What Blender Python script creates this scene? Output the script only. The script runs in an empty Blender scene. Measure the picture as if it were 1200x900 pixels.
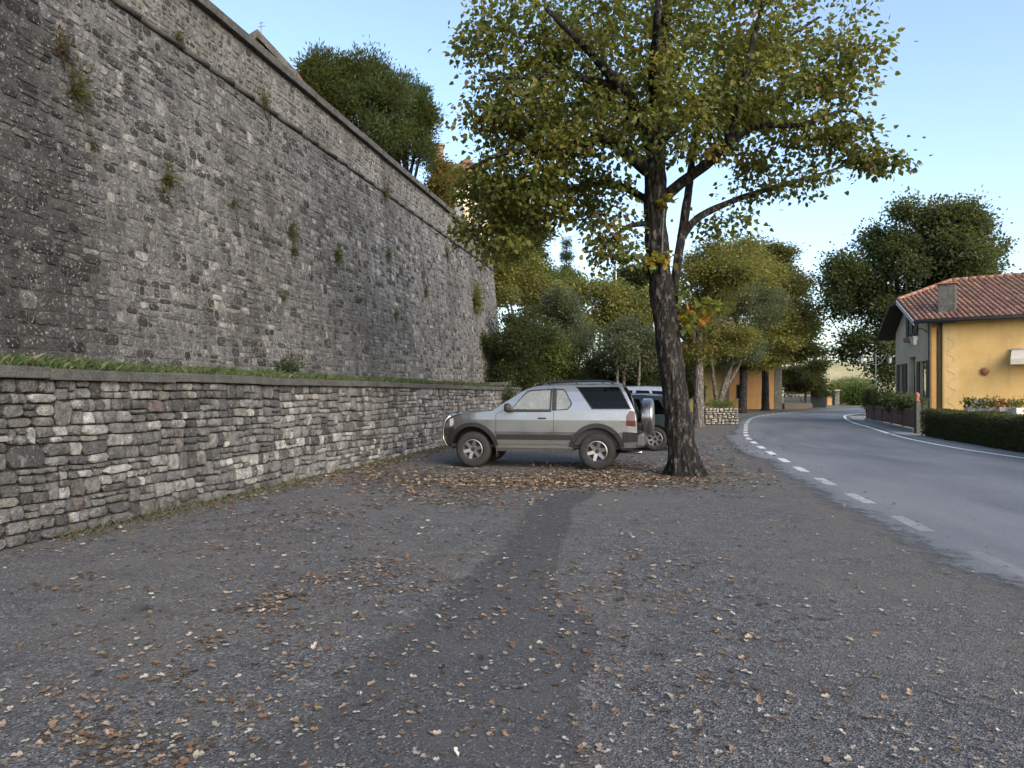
import bpy, bmesh, math, random
import numpy as np
from mathutils import Vector, Matrix, noise as mnoise

# ---------------------------------------------------------------- camera, world, sun, exposure
S = bpy.context.scene
COL = S.collection
F_PX, HZ, CH = 870.0, 462.0, 1.45          # focal length in px of a 1200 px wide frame, horizon row, eye height
cam_d = bpy.data.cameras.new('camera'); cam = bpy.data.objects.new('camera', cam_d); COL.objects.link(cam)
cam.location = (0, 0, CH); cam.rotation_euler = (math.radians(90), 0, 0)
cam_d.sensor_width = 36; cam_d.lens = F_PX / 1200 * 36; cam_d.shift_y = (HZ - 450) / 1200
cam_d.clip_start = 0.05; cam_d.clip_end = 6000
S.camera = cam
S.render.resolution_x, S.render.resolution_y = 1024, 768

SUN_EL, SUN_AZ = 28.0, 150.0                # degrees; azimuth clockwise from +Y (the view axis): behind the camera, to the right
W = bpy.data.worlds.new('World'); S.world = W; W.use_nodes = True
wn = W.node_tree.nodes; wl = W.node_tree.links
bg = wn['Background']; sky = wn.new('ShaderNodeTexSky'); sky.sky_type = 'NISHITA'; sky.sun_disc = False
sky.sun_elevation = math.radians(SUN_EL); sky.sun_rotation = math.radians(SUN_AZ)
sky.altitude = 300; sky.air_density = 1.0; sky.dust_density = 3.2; sky.ozone_density = 1.0
wl.new(sky.outputs[0], bg.inputs[0]); bg.inputs[1].default_value = 0.15
sun_d = bpy.data.lights.new('sun', 'SUN'); sun = bpy.data.objects.new('sun', sun_d); COL.objects.link(sun)
sun_d.energy = 0.95; sun_d.angle = math.radians(45); sun_d.color = (1, .97, .92)
_a, _e = math.radians(SUN_AZ), math.radians(SUN_EL)
_to = Vector((math.sin(_a) * math.cos(_e), math.cos(_a) * math.cos(_e), math.sin(_e)))
sun.rotation_euler = _to.to_track_quat('Z', 'Y').to_euler()
sun.location = (-30, -10, 40)
S.view_settings.view_transform = 'Standard'; S.view_settings.look = 'None'
S.view_settings.exposure = 1.34; S.view_settings.gamma = 1

# ---------------------------------------------------------------- helpers
R = random.Random(7)
NP = np.random.default_rng(11)

def at(px, py, Y):
    return Vector(((px - 600) / F_PX * Y, Y, CH - (py - HZ) / F_PX * Y))
def gnd(px, py):
    Y = CH * F_PX / (py - HZ)
    return ((px - 600) / F_PX * Y, Y)

def tag(o, label=None, cat=None, group=None, kind=None):
    if label: o['label'] = label
    if cat: o['category'] = cat
    if group: o['group'] = group
    if kind: o['kind'] = kind
    return o

def empty(name, loc=(0, 0, 0), rz=0, parent=None):
    o = bpy.data.objects.new(name, None); COL.objects.link(o)
    o.location = loc; o.rotation_euler = (0, 0, rz); o.empty_display_size = .2
    if parent: o.parent = parent
    return o

def fast_mesh(name, V, Fc, col=None, smooth=False):
    V = np.asarray(V, dtype=np.float32); me = bpy.data.meshes.new(name)
    if isinstance(Fc, np.ndarray):
        k = Fc.shape[1]; m = Fc.shape[0]
        me.vertices.add(len(V)); me.vertices.foreach_set('co', V.ravel())
        me.loops.add(m * k); me.loops.foreach_set('vertex_index', Fc.astype(np.int32).ravel())
        me.polygons.add(m)
        me.polygons.foreach_set('loop_start', np.arange(0, m * k, k, dtype=np.int32))
        me.update(calc_edges=True)
    else:
        me.from_pydata([tuple(map(float, v)) for v in V], [], Fc); me.update()
    if col is not None:
        a = me.color_attributes.new('Col', 'FLOAT_COLOR', 'POINT')
        c = np.ones((len(V), 4), dtype=np.float32); c[:, :3] = np.asarray(col, dtype=np.float32)
        a.data.foreach_set('color', c.ravel())
    me.polygons.foreach_set('use_smooth', [bool(smooth)] * len(me.polygons))
    me.validate()
    return me

def mobj(name, V, Fc, mat, parent=None, col=None, smooth=False):
    me = fast_mesh(name, V, Fc, col, smooth)
    if mat: me.materials.append(mat)
    o = bpy.data.objects.new(name, me); COL.objects.link(o)
    if parent: o.parent = parent
    return o

class MB:
    """collects shapes into one mesh"""
    def __init__(s): s.v = []; s.f = []; s.c = []
    def add(s, V, Fc, c=None):
        b = len(s.v); s.v.extend([tuple(p) for p in V]); s.f.extend([tuple(i + b for i in q) for q in Fc])
        s.c.extend([c if c is not None else (1, 1, 1)] * len(V)); return s
    def box(s, x0, x1, y0, y1, z0, z1, bev=0, M=None, c=None):
        b = min(bev, (x1 - x0) * .45, (y1 - y0) * .45, (z1 - z0) * .45)
        if b <= 0:
            V = [(x, y, z) for z in (z0, z1) for y in (y0, y1) for x in (x0, x1)]
            Fc = [(0, 2, 3, 1), (4, 5, 7, 6), (0, 1, 5, 4), (2, 6, 7, 3), (0, 4, 6, 2), (1, 3, 7, 5)]
        else:
            bm = bmesh.new(); bmesh.ops.create_cube(bm, size=1)
            for v in bm.verts:
                v.co = Vector((x0 + (v.co.x + .5) * (x1 - x0), y0 + (v.co.y + .5) * (y1 - y0), z0 + (v.co.z + .5) * (z1 - z0)))
            bmesh.ops.bevel(bm, geom=bm.edges[:], offset=b, segments=2, affect='EDGES', profile=.6)
            bm.verts.index_update()
            V = [tuple(v.co) for v in bm.verts]; Fc = [tuple(v.index for v in f.verts) for f in bm.faces]; bm.free()
        if M is not None: V = [tuple(M @ Vector(p)) for p in V]
        return s.add(V, Fc, c)
    def prism(s, poly, t, c=None):
        """poly: list of 3D points (planar), extruded by vector t"""
        n = len(poly); V = [Vector(p) for p in poly] + [Vector(p) + Vector(t) for p in poly]
        Fc = [tuple(range(n - 1, -1, -1)), tuple(range(n, 2 * n))] + [(i, (i + 1) % n, n + (i + 1) % n, n + i) for i in range(n)]
        return s.add(V, Fc, c)
    def tube(s, pts, rad, n=6, c=None, cap=True):
        V, Fc = tube_geo(pts, rad, n, cap); return s.add(V, Fc, c)
    def lathe(s, prof, n, M, c=None):
        """prof: (r, a) pairs turned around local axis Z, then M"""
        V = []; Fc = []
        for r, a in prof:
            for k in range(n):
                t = 2 * math.pi * k / n; V.append(tuple(M @ Vector((r * math.cos(t), r * math.sin(t), a))))
        for i in range(len(prof) - 1):
            for k in range(n):
                k2 = (k + 1) % n; Fc.append((i * n + k, i * n + k2, (i + 1) * n + k2, (i + 1) * n + k))
        return s.add(V, Fc, c)
    def build(s, name, mat, parent=None, smooth=False, usecol=False):
        return mobj(name, s.v, s.f, mat, parent, s.c if usecol else None, smooth)

def tube_geo(pts, rad, n=6, cap=True):
    P = [Vector(p) for p in pts]; m = len(P)
    if not hasattr(rad, '__len__'): rad = [rad] * m
    V = []; Fc = []
    t0 = (P[1] - P[0]).normalized()
    u = t0.orthogonal().normalized()
    for i in range(m):
        t = (P[min(i + 1, m - 1)] - P[max(i - 1, 0)])
        t = t.normalized() if t.length > 1e-9 else t0
        u = (u - t * u.dot(t))
        u = u.normalized() if u.length > 1e-6 else t.orthogonal().normalized()
        w = t.cross(u)
        for k in range(n):
            a = 2 * math.pi * k / n
            V.append(P[i] + (u * math.cos(a) + w * math.sin(a)) * rad[i])
    for i in range(m - 1):
        for k in range(n):
            k2 = (k + 1) % n; Fc.append((i * n + k, i * n + k2, (i + 1) * n + k2, (i + 1) * n + k))
    if cap:
        Fc.append(tuple(range(n - 1, -1, -1))); Fc.append(tuple(range((m - 1) * n, m * n)))
    return V, Fc

# ---------------------------------------------------------------- materials
MAT = {}
class NT:
    def __init__(s, name):
        m = bpy.data.materials.new(name); m.use_nodes = True; s.m = m; s.nt = m.node_tree; s.n = s.nt.nodes; s.l = s.nt.links
        s.b = s.n['Principled BSDF']; s.out = s.n['Material Output']; s.tc = None; s.world = False
    def co(s, kind='Object', scale=None):
        if not s.tc: s.tc = s.n.new('ShaderNodeTexCoord')
        o = s.n.new('ShaderNodeNewGeometry').outputs['Position'] if s.world else s.tc.outputs[kind]
        if scale is not None:
            mp = s.n.new('ShaderNodeMapping'); mp.inputs['Scale'].default_value = scale; s.l.new(o, mp.inputs[0]); o = mp.outputs[0]
        return o
    def noise(s, sc, det=4, rough=.55, co=None, dist=0):
        t = s.n.new('ShaderNodeTexNoise'); t.inputs['Scale'].default_value = sc; t.inputs['Detail'].default_value = det
        t.inputs['Roughness'].default_value = rough; t.inputs['Distortion'].default_value = dist
        s.l.new(co if co is not None else s.co(), t.inputs['Vector']); return t.outputs['Fac']
    def vor(s, sc, co=None, out='Distance', feat='F1', rnd=1):
        t = s.n.new('ShaderNodeTexVoronoi'); t.inputs['Scale'].default_value = sc; t.feature = feat
        t.inputs['Randomness'].default_value = rnd
        s.l.new(co if co is not None else s.co(), t.inputs['Vector']); return t.outputs[out]
    def ramp(s, fac, stops):
        t = s.n.new('ShaderNodeValToRGB'); e = t.color_ramp.elements
        while len(e) < len(stops): e.new(.5)
        for k, (p, c) in enumerate(stops):
            e[k].position = p; e[k].color = (c, c, c, 1) if not hasattr(c, '__len__') else (*c, 1)
        s.l.new(fac, t.inputs[0]); return t.outputs[0]
    def mix(s, fac, a, b, mode='MIX'):
        t = s.n.new('ShaderNodeMix'); t.data_type = 'RGBA'; t.blend_type = mode; t.clamp_factor = True
        for ix, v in ((0, fac), (6, a), (7, b)):
            sock = t.inputs[ix]
            if isinstance(v, (int, float)):
                sock.default_value = v if ix == 0 else (v, v, v, 1)
            elif isinstance(v, tuple): sock.default_value = (*v, 1)
            else: s.l.new(v, sock)
        return t.outputs[2]
    def math(s, op, a, b=None):
        t = s.n.new('ShaderNodeMath'); t.operation = op
        for k, v in enumerate((a, b)):
            if v is None: continue
            if isinstance(v, (int, float)): t.inputs[k].default_value = v
            else: s.l.new(v, t.inputs[k])
        return t.outputs[0]
    def attr(s, name='Col', out='Color'):
        t = s.n.new('ShaderNodeAttribute'); t.attribute_name = name; return t.outputs[out]
    def bump(s, h, strength=.5, dist=.01, prev=None):
        t = s.n.new('ShaderNodeBump'); t.inputs['Strength'].default_value = strength; t.inputs['Distance'].default_value = dist
        s.l.new(h, t.inputs['Height'])
        if prev is not None: s.l.new(prev, t.inputs['Normal'])
        return t.outputs[0]
    def fin(s, color=None, rough=.8, normal=None, metal=0, spec=None):
        if color is not None:
            if isinstance(color, tuple): s.b.inputs['Base Color'].default_value = (*color, 1)
            else: s.l.new(color, s.b.inputs['Base Color'])
        if isinstance(rough, (int, float)): s.b.inputs['Roughness'].default_value = rough
        else: s.l.new(rough, s.b.inputs['Roughness'])
        s.b.inputs['Metallic'].default_value = metal
        if spec is not None: s.b.inputs['Specular IOR Level'].default_value = spec
        if normal is not None: s.l.new(normal, s.b.inputs['Normal'])
        MAT[s.m.name] = s.m; return s.m

def simple(name, c, rough=.6, metal=0, var=.25, sc=6, bumpy=0):
    t = NT(name); n = t.noise(sc, 5)
    col = t.mix(t.ramp(n, [(.3, 0), (.7, 1)]), tuple(x * (1 - var) for x in c), tuple(min(1, x * (1 + var)) for x in c))
    nm = t.bump(t.noise(sc * 6, 4), bumpy, .01) if bumpy else None
    return t.fin(col, rough, nm, metal)

def stains(t, c, amt):
    """damp streaks running down and broad weathering, in world space so that they cross stones and joints alike"""
    st = t.noise(1.0, 6, .65, t.co('Object', (1.5, 1.5, .16))); br = t.noise(.42, 6, .62); md = t.noise(1.7, 6, .7)
    c = t.mix(t.math('MULTIPLY', t.ramp(st, [(.5, 0), (.72, 1)]), amt), c, (.03, .03, .029))
    c = t.mix(t.math('MULTIPLY', t.ramp(br, [(.5, 0), (.66, 1)]), amt * .9), c, (.05, .05, .047))
    return t.mix(t.math('MULTIPLY', t.ramp(md, [(.58, 0), (.72, 1)]), amt * .5), c, (.36, .355, .33))
def mat_stone(name, bumpst=.7, lich=.4, dark=.35, fine=1.0, stain=.0):
    t = NT(name); t.world = True; c = t.attr()
    n1 = t.noise(9, 6, .65); n2 = t.noise(30 * fine, 6, .75); n3 = t.noise(1.1, 5, .6); n4 = t.noise(80 * fine, 3, .7); n5 = t.noise(5.5, 5, .7)
    c = t.mix(t.ramp(n1, [(.34, dark), (.6, 0)]), c, (.03, .03, .03))
    c = t.mix(t.ramp(n4, [(.36, .75), (.5, 0)]), c, (.022, .022, .022))
    c = t.mix(t.math('MULTIPLY', t.ramp(n2, [(.56, 0), (.64, 1)]), lich), c, (.5, .49, .45))
    c = t.mix(t.math('MULTIPLY', t.ramp(n5, [(.6, 0), (.68, 1)]), lich * .8), c, (.4, .395, .37))
    c = t.mix(t.math('MULTIPLY', t.ramp(n3, [(.55, 0), (.75, 1)]), .35), c, (.09, .085, .07))
    if stain: c = stains(t, c, stain)
    h = t.math('ADD', t.math('MULTIPLY', n2, .7), t.math('ADD', n1, t.math('MULTIPLY', n4, .35)))
    return t.fin(c, .95, t.bump(h, bumpst, .045), spec=.2)
mat_stone('retaining_stone', 1.0, .4, .65, 1.0, .38)
mat_stone('ashlar_stone', 1.0, .7, .75, .8, .62)
def mat_mortar(name, stain):
    t = NT(name); t.world = True; c = t.attr(); n1 = t.noise(7, 6, .75); n2 = t.noise(45, 5, .75)
    c = t.mix(t.ramp(n1, [(.35, .75), (.62, 0)]), c, (.06, .06, .058))
    c = t.mix(t.ramp(n2, [(.36, .7), (.5, 0)]), c, (.03, .03, .03))
    c = t.mix(t.math('MULTIPLY', t.ramp(n2, [(.58, 0), (.68, 1)]), .5), c, (.46, .45, .42))
    if stain: c = stains(t, c, stain)
    return t.fin(c, .95, t.bump(t.math('ADD', n1, t.math('MULTIPLY', n2, .7)), 1.0, .04), spec=.2)
mat_mortar('wall_mortar', .6)

def mat_asphalt():
    t = NT('old_asphalt')
    v = t.vor(95, out='Color'); vd = t.vor(95); v2 = t.vor(38, out='Color')
    sep = t.n.new('ShaderNodeSeparateColor'); t.l.new(v, sep.inputs[0])
    sep2 = t.n.new('ShaderNodeSeparateColor'); t.l.new(v2, sep2.inputs[0])
    big = t.noise(.55, 5, .6); mid = t.noise(3.1, 5, .65); fine = t.noise(190, 3, .7)
    base = t.mix(t.ramp(sep.outputs[0], [(.1, 0), (.9, 1)]), (.038, .038, .039), (.132, .132, .132))
    base = t.mix(t.ramp(sep.outputs[1], [(.9, 0), (.93, .85)]), base, (.28, .275, .27))
    base = t.mix(t.ramp(sep2.outputs[2], [(.93, 0), (.95, .7)]), base, (.2, .19, .175))
    base = t.mix(t.ramp(mid, [(.35, .5), (.62, 0)]), base, (.05, .05, .052))
    base = t.mix(t.ramp(big, [(.45, 0), (.7, .75)]), base, (.115, .105, .092), 'MIX')
    geo = t.co('Object'); sp = t.n.new('ShaderNodeSeparateXYZ'); t.l.new(geo, sp.inputs[0])
    # earth washed along the road side of the lot
    d = t.math('SUBTRACT', sp.outputs[0], t.math('MULTIPLY', sp.outputs[1], .17))
    dd = t.math('ADD', d, t.math('MULTIPLY', t.noise(1.3, 4), 1.6))
    earth = t.math('MULTIPLY', t.ramp(t.math('MULTIPLY', dd, .2), [(.5, 0), (.68, 1)]), t.ramp(mid, [(.38, .15), (.62, .75)]))
    base = t.mix(earth, base, (.105, .095, .078))
    wob = t.n.new('ShaderNodeVectorMath'); wob.operation = 'ADD'; nn = t.n.new('ShaderNodeTexNoise'); nn.inputs['Scale'].default_value = 1.6; nn.inputs['Detail'].default_value = 5
    t.l.new(t.co(), nn.inputs['Vector']); sc = t.n.new('ShaderNodeVectorMath'); sc.operation = 'SCALE'; sc.inputs['Scale'].default_value = .7; t.l.new(nn.outputs['Color'], sc.inputs[0])
    t.l.new(t.co(), wob.inputs[0]); t.l.new(sc.outputs[0], wob.inputs[1])
    ck = t.vor(.55, wob.outputs[0], feat='DISTANCE_TO_EDGE'); crack = t.math('MULTIPLY', t.ramp(ck, [(.003, 1), (.012, 0)]), t.ramp(t.noise(.8, 3), [(.5, 0), (.64, .4)]))
    base = t.mix(crack, base, (.03, .03, .03))
    spot = t.ramp(t.noise(1.7, 3, .5), [(.64, 0), (.74, .55)]); base = t.mix(spot, base, (.04, .04, .041))
    h = t.math('ADD', t.math('MULTIPLY', vd, 1.0), t.math('MULTIPLY', fine, .6))
    h = t.math('SUBTRACT', h, t.math('MULTIPLY', crack, 2.0))
    nm = t.bump(h, .75, .012); nm = t.bump(t.noise(5, 4), .35, .04, nm)
    return t.fin(base, .88, nm, spec=.3)
mat_asphalt()

def mat_patch():
    t = NT('patch_asphalt')
    v = t.vor(110, out='Color'); vd = t.vor(110)
    sep = t.n.new('ShaderNodeSeparateColor'); t.l.new(v, sep.inputs[0])
    base = t.mix(t.ramp(sep.outputs[0], [(.1, 0), (.9, 1)]), (.038, .038, .039), (.1, .1, .1))
    base = t.mix(t.ramp(sep.outputs[1], [(.94, 0), (.96, .7)]), base, (.25, .25, .25))
    base = t.mix(t.ramp(t.noise(2.2, 5), [(.45, 0), (.72, .7)]), base, (.09, .087, .083))
    m = t.fin(base, .85, t.bump(t.math('ADD', vd, t.math('MULTIPLY', t.noise(190, 3), .6)), .6, .01), spec=.35)
    # ragged edge: the coat wears through to the older surface
    e = t.attr('Col'); s2 = t.n.new('ShaderNodeSeparateColor'); t.l.new(e, s2.inputs[0])
    a = t.math('ADD', s2.outputs[0], t.math('SUBTRACT', t.math('MULTIPLY', t.noise(7, 6, .7), 1.1), .55))
    al = t.ramp(a, [(.26, 0), (.8, .8)])
    t.l.new(al, t.b.inputs['Alpha'])
    return m
mat_patch()

def mat_road():
    t = NT('road_asphalt'); u = t.attr('Col'); sp = t.n.new('ShaderNodeSeparateColor'); t.l.new(u, sp.inputs[0])
    cb = t.n.new('ShaderNodeCombineXYZ'); t.l.new(t.math('MULTIPLY', sp.outputs[0], 7), cb.inputs[0]); t.l.new(t.math('MULTIPLY', sp.outputs[1], 3.5), cb.inputs[1])
    streak = t.noise(1.0, 5, .6, cb.outputs[0])
    v = t.vor(120, out='Color'); s3 = t.n.new('ShaderNodeSeparateColor'); t.l.new(v, s3.inputs[0])
    base = t.mix(t.ramp(streak, [(.35, 0), (.68, 1)]), (.075, .079, .085), (.15, .156, .166))
    base = t.mix(t.ramp(s3.outputs[0], [(.1, .45), (.9, 0)]), base, (.05, .055, .062))
    base = t.mix(t.ramp(s3.outputs[1], [(.92, 0), (.95, .6)]), base, (.3, .3, .31))
    base = t.mix(t.ramp(t.noise(.7, 5), [(.5, 0), (.75, .4)]), base, (.06, .063, .068))
    # pale dust gathered along the near edge line
    edge = t.ramp(sp.outputs[0], [(.0, 0), (.10, .55), (.2, .45), (.32, 0)])
    base = t.mix(t.math('MULTIPLY', edge, t.ramp(streak, [(.3, .5), (.7, 1)])), base, (.19, .195, .2))
    al = t.ramp(t.math('ADD', t.math('MULTIPLY', sp.outputs[0], 9), t.math('SUBTRACT', t.math('MULTIPLY', t.noise(4.5, 6, .75), 1.5), .75)), [(.12, 0), (.5, 1)])
    t.l.new(al, t.b.inputs['Alpha'])
    h = t.math('ADD', t.vor(120), t.noise(200, 3))
    return t.fin(base, t.ramp(streak, [(.3, .62), (.7, .75)]), t.bump(h, .35, .008), spec=.4)
mat_road()

def mat_paint():
    t = NT('road_paint'); n = t.noise(26, 6, .75); n2 = t.noise(4, 4)
    c = t.mix(t.ramp(n2, [(.3, 0), (.7, 1)]), (.5, .5, .49), (.66, .66, .64))
    m = t.fin(c, .75)
    wr = t.attr(); s4 = t.n.new('ShaderNodeSeparateColor'); t.l.new(wr, s4.inputs[0])
    t.l.new(t.math('MULTIPLY', t.ramp(t.math('ADD', t.math('ADD', n, t.math('MULTIPLY', n2, .35)), t.math('MULTIPLY', s4.outputs[0], .22)), [(.6, .1), (.8, 1)]), s4.outputs[0]), t.b.inputs['Alpha'])
    return m
mat_paint()

def mat_leaf(name, trans=.48, rough=.5):
    t = NT(name); c = t.attr()
    t.fin(c, rough, spec=.35)
    tr = t.n.new('ShaderNodeBsdfTranslucent')
    t.l.new(t.mix(.3, c, (.42, .42, .05)), tr.inputs[0])
    mx = t.n.new('ShaderNodeMixShader'); mx.inputs[0].default_value = trans
    t.l.new(t.b.outputs[0], mx.inputs[1]); t.l.new(tr.outputs[0], mx.inputs[2]); t.l.new(mx.outputs[0], t.out.inputs[0])
    return t.m
mat_leaf('leaf'); mat_leaf('dry_leaf', .12, .75); mat_leaf('grass_blade', .25, .6)

def mat_bark(name, a, b, pale, amt, fl=6.5):
    t = NT(name); co = t.co('Object', (1, 1, .35)); n = t.noise(14, 6, .7, co); v = t.vor(13, co); n2 = t.noise(3.2, 5, .65)
    c = t.mix(t.ramp(n, [(.35, 0), (.65, 1)]), a, b)
    c = t.mix(t.math('MULTIPLY', t.ramp(t.noise(fl, 5, .7, co if fl > 9 else None), [(.54, 0), (.6, 1)]), amt), c, pale)
    c = t.mix(t.ramp(n2, [(.55, 0), (.75, .4)]), c, (.035, .038, .025))
    return t.fin(c, .95, t.bump(t.math('ADD', t.math('MULTIPLY', v, 1.2), n), 1.0, .05), spec=.2)
mat_bark('bark_dark', (.005, .0045, .004), (.022, .019, .017), (.12, .119, .115), .55, 15)
mat_bark('bark_grey', (.05, .045, .04), (.13, .12, .105), (.26, .25, .23), .6)

def mat_ground():
    t = NT('verge_ground'); n = t.noise(.5, 6, .65); n2 = t.noise(11, 5, .7)
    c = t.mix(t.ramp(n, [(.4, 0), (.62, 1)]), (.09, .085, .065), (.065, .085, .035))
    c = t.mix(t.ramp(n2, [(.4, .55), (.7, 0)]), c, (.045, .042, .035))
    return t.fin(c, .95, t.bump(n2, .6, .05))
mat_ground()
simple('pavement_concrete', (.21, .205, .195), .9, 0, .2, 5, .3)
def mat_coping():
    t = NT('coping_stone'); t.world = True; n1 = t.noise(4, 6, .7); n2 = t.noise(38, 5, .8); n3 = t.noise(90, 3, .7)
    c = t.mix(t.ramp(n1, [(.35, 0), (.65, 1)]), (.08, .078, .072), (.16, .157, .146)); c = t.mix(t.ramp(n2, [(.38, .8), (.52, 0)]), c, (.035, .035, .032))
    c = t.mix(t.ramp(n3, [(.6, 0), (.7, .6)]), c, (.42, .41, .38)); c = t.mix(t.ramp(t.noise(1.3, 5, .7), [(.55, 0), (.7, .6)]), c, (.06, .062, .04))
    return t.fin(c, .95, t.bump(t.math('ADD', n2, n3), 1.0, .03), spec=.2)
mat_coping()
simple('soil', (.07, .055, .04), .95, 0, .3, 9, .6)
# ---------------------------------------------------------------- ground, lot, road
WS = .2092                                    # walls run along X = -X0 + WS * Y
def wallX(X0, Y): return -X0 + WS * Y
XR, XB = 6.2, 7.7                             # retaining wall face, big wall foot

def sample_poly(P, n):
    P = [Vector((p[0], p[1])) for p in P]; out = []
    seg = [0]
    for a, b in zip(P, P[1:]): seg.append(seg[-1] + (b - a).length)
    def cr(i, t):
        p0 = P[max(i - 1, 0)]; p1 = P[i]; p2 = P[i + 1]; p3 = P[min(i + 2, len(P) - 1)]
        return .5 * ((2 * p1) + (p2 - p0) * t + (2 * p0 - 5 * p1 + 4 * p2 - p3) * t * t + (3 * p1 - p0 - 3 * p2 + p3) * t ** 3)
    for k in range(n):
        s = seg[-1] * k / (n - 1); i = 0
        while i < len(seg) - 2 and seg[i + 1] < s: i += 1
        out.append(cr(i, (s - seg[i]) / (seg[i + 1] - seg[i])))
    return out
PL = [(3.3, -14), (3.5, -5), (3.85, 3), (4.18, 6.5), (4.82, 10.3), (5.5, 14), (6.31, 18), (7.3, 22.5), (8.35, 26.5), (10.4, 33), (11.7, 37), (14.6, 45), (18.1, 52.5), (23.9, 62), (31.5, 72), (41, 82), (54, 92), (75, 104)]
PR = [(10.7, -14), (10.9, -5), (11.05, 3), (11.15, 7), (11.3, 11), (11.5, 15), (11.8, 19), (12.6, 23), (13.6, 26.5), (15.8, 33), (17.1, 37), (20.2, 45), (23.6, 52), (28.6, 58), (36, 66), (45, 75), (57, 85), (78, 97)]
NR = 900
Lp, Rp = sample_poly(PL, NR), sample_poly(PR, NR)

g = mobj('ground', [(-2500, -600, -.03), (2500, -600, -.03), (2500, 4000, -.03), (-2500, 4000, -.03)], [(0, 1, 2, 3)], MAT['verge_ground']); tag(g, kind='structure')

V = []; Fc = []; ny = 60
for i in range(ny):
    Y = -6 + (36.5 + 6) * i / (ny - 1)
    j = min(range(NR), key=lambda q: abs(Lp[q].y - Y)); xr = Lp[j].x + .25
    xl = wallX(XR, Y) - .15
    for k in range(9): V.append((xl + (xr - xl) * k / 8, Y, -.004))
for i in range(ny - 1):
    for k in range(8): a = i * 9 + k; Fc.append((a, a + 1, a + 10, a + 9))
tag(mobj('parking_lot', V, Fc, MAT['old_asphalt']), kind='structure')

V = []; C = []; NU = 13; s = 0
for i in range(NR):
    if i: s += (Lp[i] - Lp[i - 1]).length
    d = (Rp[i] - Lp[i]).normalized()
    jag = .62 + .22 * mnoise.noise(Vector((Lp[i].y * .33, 3, 0))) + .13 * mnoise.noise(Vector((Lp[i].y * 1.7, 9, 0))) + .06 * mnoise.noise(Vector((Lp[i].y * 6, 2, 0)))
    if 16.5 < Lp[i].y < 26: jag += .28
    a = Lp[i] - d * jag; b = Rp[i] + d * .35
    for k in range(NU):
        p = a.lerp(b, k / (NU - 1)); V.append((p.x, p.y, .004)); C.append((k / (NU - 1), s * .05, 0))
Fc = np.array([(i * NU + k, i * NU + k + 1, (i + 1) * NU + k + 1, (i + 1) * NU + k) for i in range(NR - 1) for k in range(NU - 1)])
tag(mobj('road', V, Fc, MAT['road_asphalt'], col=C), kind='structure')

def strip(line, s0, s1, w, off, z, other):
    """thin quad strip along a polyline between arclengths"""
    V = []; s = 0; pts = []
    for i in range(1, len(line)):
        L = (line[i] - line[i - 1]).length
        if s + L > s0 and s < s1:
            t0 = max(0, (s0 - s) / L); t1 = min(1, (s1 - s) / L)
            if not pts: pts.append((line[i - 1].lerp(line[i], t0), i))
            pts.append((line[i - 1].lerp(line[i], t1), i))
        s += L
    for p, i in pts:
        d = (other[min(i, len(other) - 1)] - line[i]).normalized()
        V.append((*(p + d * (off - w / 2)), z)); V.append((*(p + d * (off + w / 2)), z))
    n = len(pts)
    return V, [(2 * i, 2 * i + 1, 2 * i + 3, 2 * i + 2) for i in range(n - 1)]
Ltot = sum((Lp[i] - Lp[i - 1]).length for i in range(1, NR))
# arc length where Y = 6.5 - .5 on the near line
def arc_at(line, Y):
    s = 0
    for i in range(1, len(line)):
        if line[i].y > Y: return s
        s += (line[i] - line[i - 1]).length
road_o = bpy.data.objects['road']
s = arc_at(Lp, 1.9); k = 0
while s < arc_at(Lp, 60):
    V, Fc = strip(Lp, s, s + 1.0, .16, 0, .008, Rp)
    if len(V) >= 4: wv = max(.1, min(.95, .12 + (V[0][1] - 5.5) * .075)); mobj('lane_dash', V, Fc, MAT['road_paint'], road_o, col=[(wv, wv, wv)] * len(V))
    s += 2.02
for a, b in ((-10, 26.9), (27.3, 62)):
    V, Fc = strip(Rp, arc_at(Rp, a), arc_at(Rp, b), .13, 0, .008, Lp); mobj('edge_line', V, Fc, MAT['road_paint'], road_o, col=[(.95, .95, .95)] * len(V))

# darker resurfaced strip running through the lot
PPL = [(-1.35, 1.8), (-1.1, 2.9), (-.95, 3.5), (-.7, 4.7), (-.32, 6.2), (-.12, 7.8), (.05, 9.2), (.3, 10.6), (.5, 11.6)]
PPR = [(.12, 1.8), (.2, 2.9), (.28, 3.7), (.45, 4.62), (.3, 5.5), (.42, 6.8), (.66, 8.3), (.78, 9.6), (1.2, 10.7), (1.3, 11.7)]
a, b = sample_poly(PPL, 50), sample_poly(PPR, 50); V = []; C = []
for i in range(50):
    for k in range(9):
        t = k / 8; p = a[i].lerp(b[i], -.18 + 1.3 * t); V.append((p.x, p.y, 0.0))
        e = min(t / .42, (1 - t) / .12, 1) * min(1, (49 - i) / 5) * (1 - .42 * min(1, max(0, i - 14) / 14)); C.append((e, e, e))
Fc = np.array([(i * 9 + k, i * 9 + k + 1, i * 9 + k + 10, i * 9 + k + 9) for i in range(49) for k in range(8)])
tag(mobj('asphalt_patch', V, Fc, MAT['patch_asphalt'], col=C), kind='structure')

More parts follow.
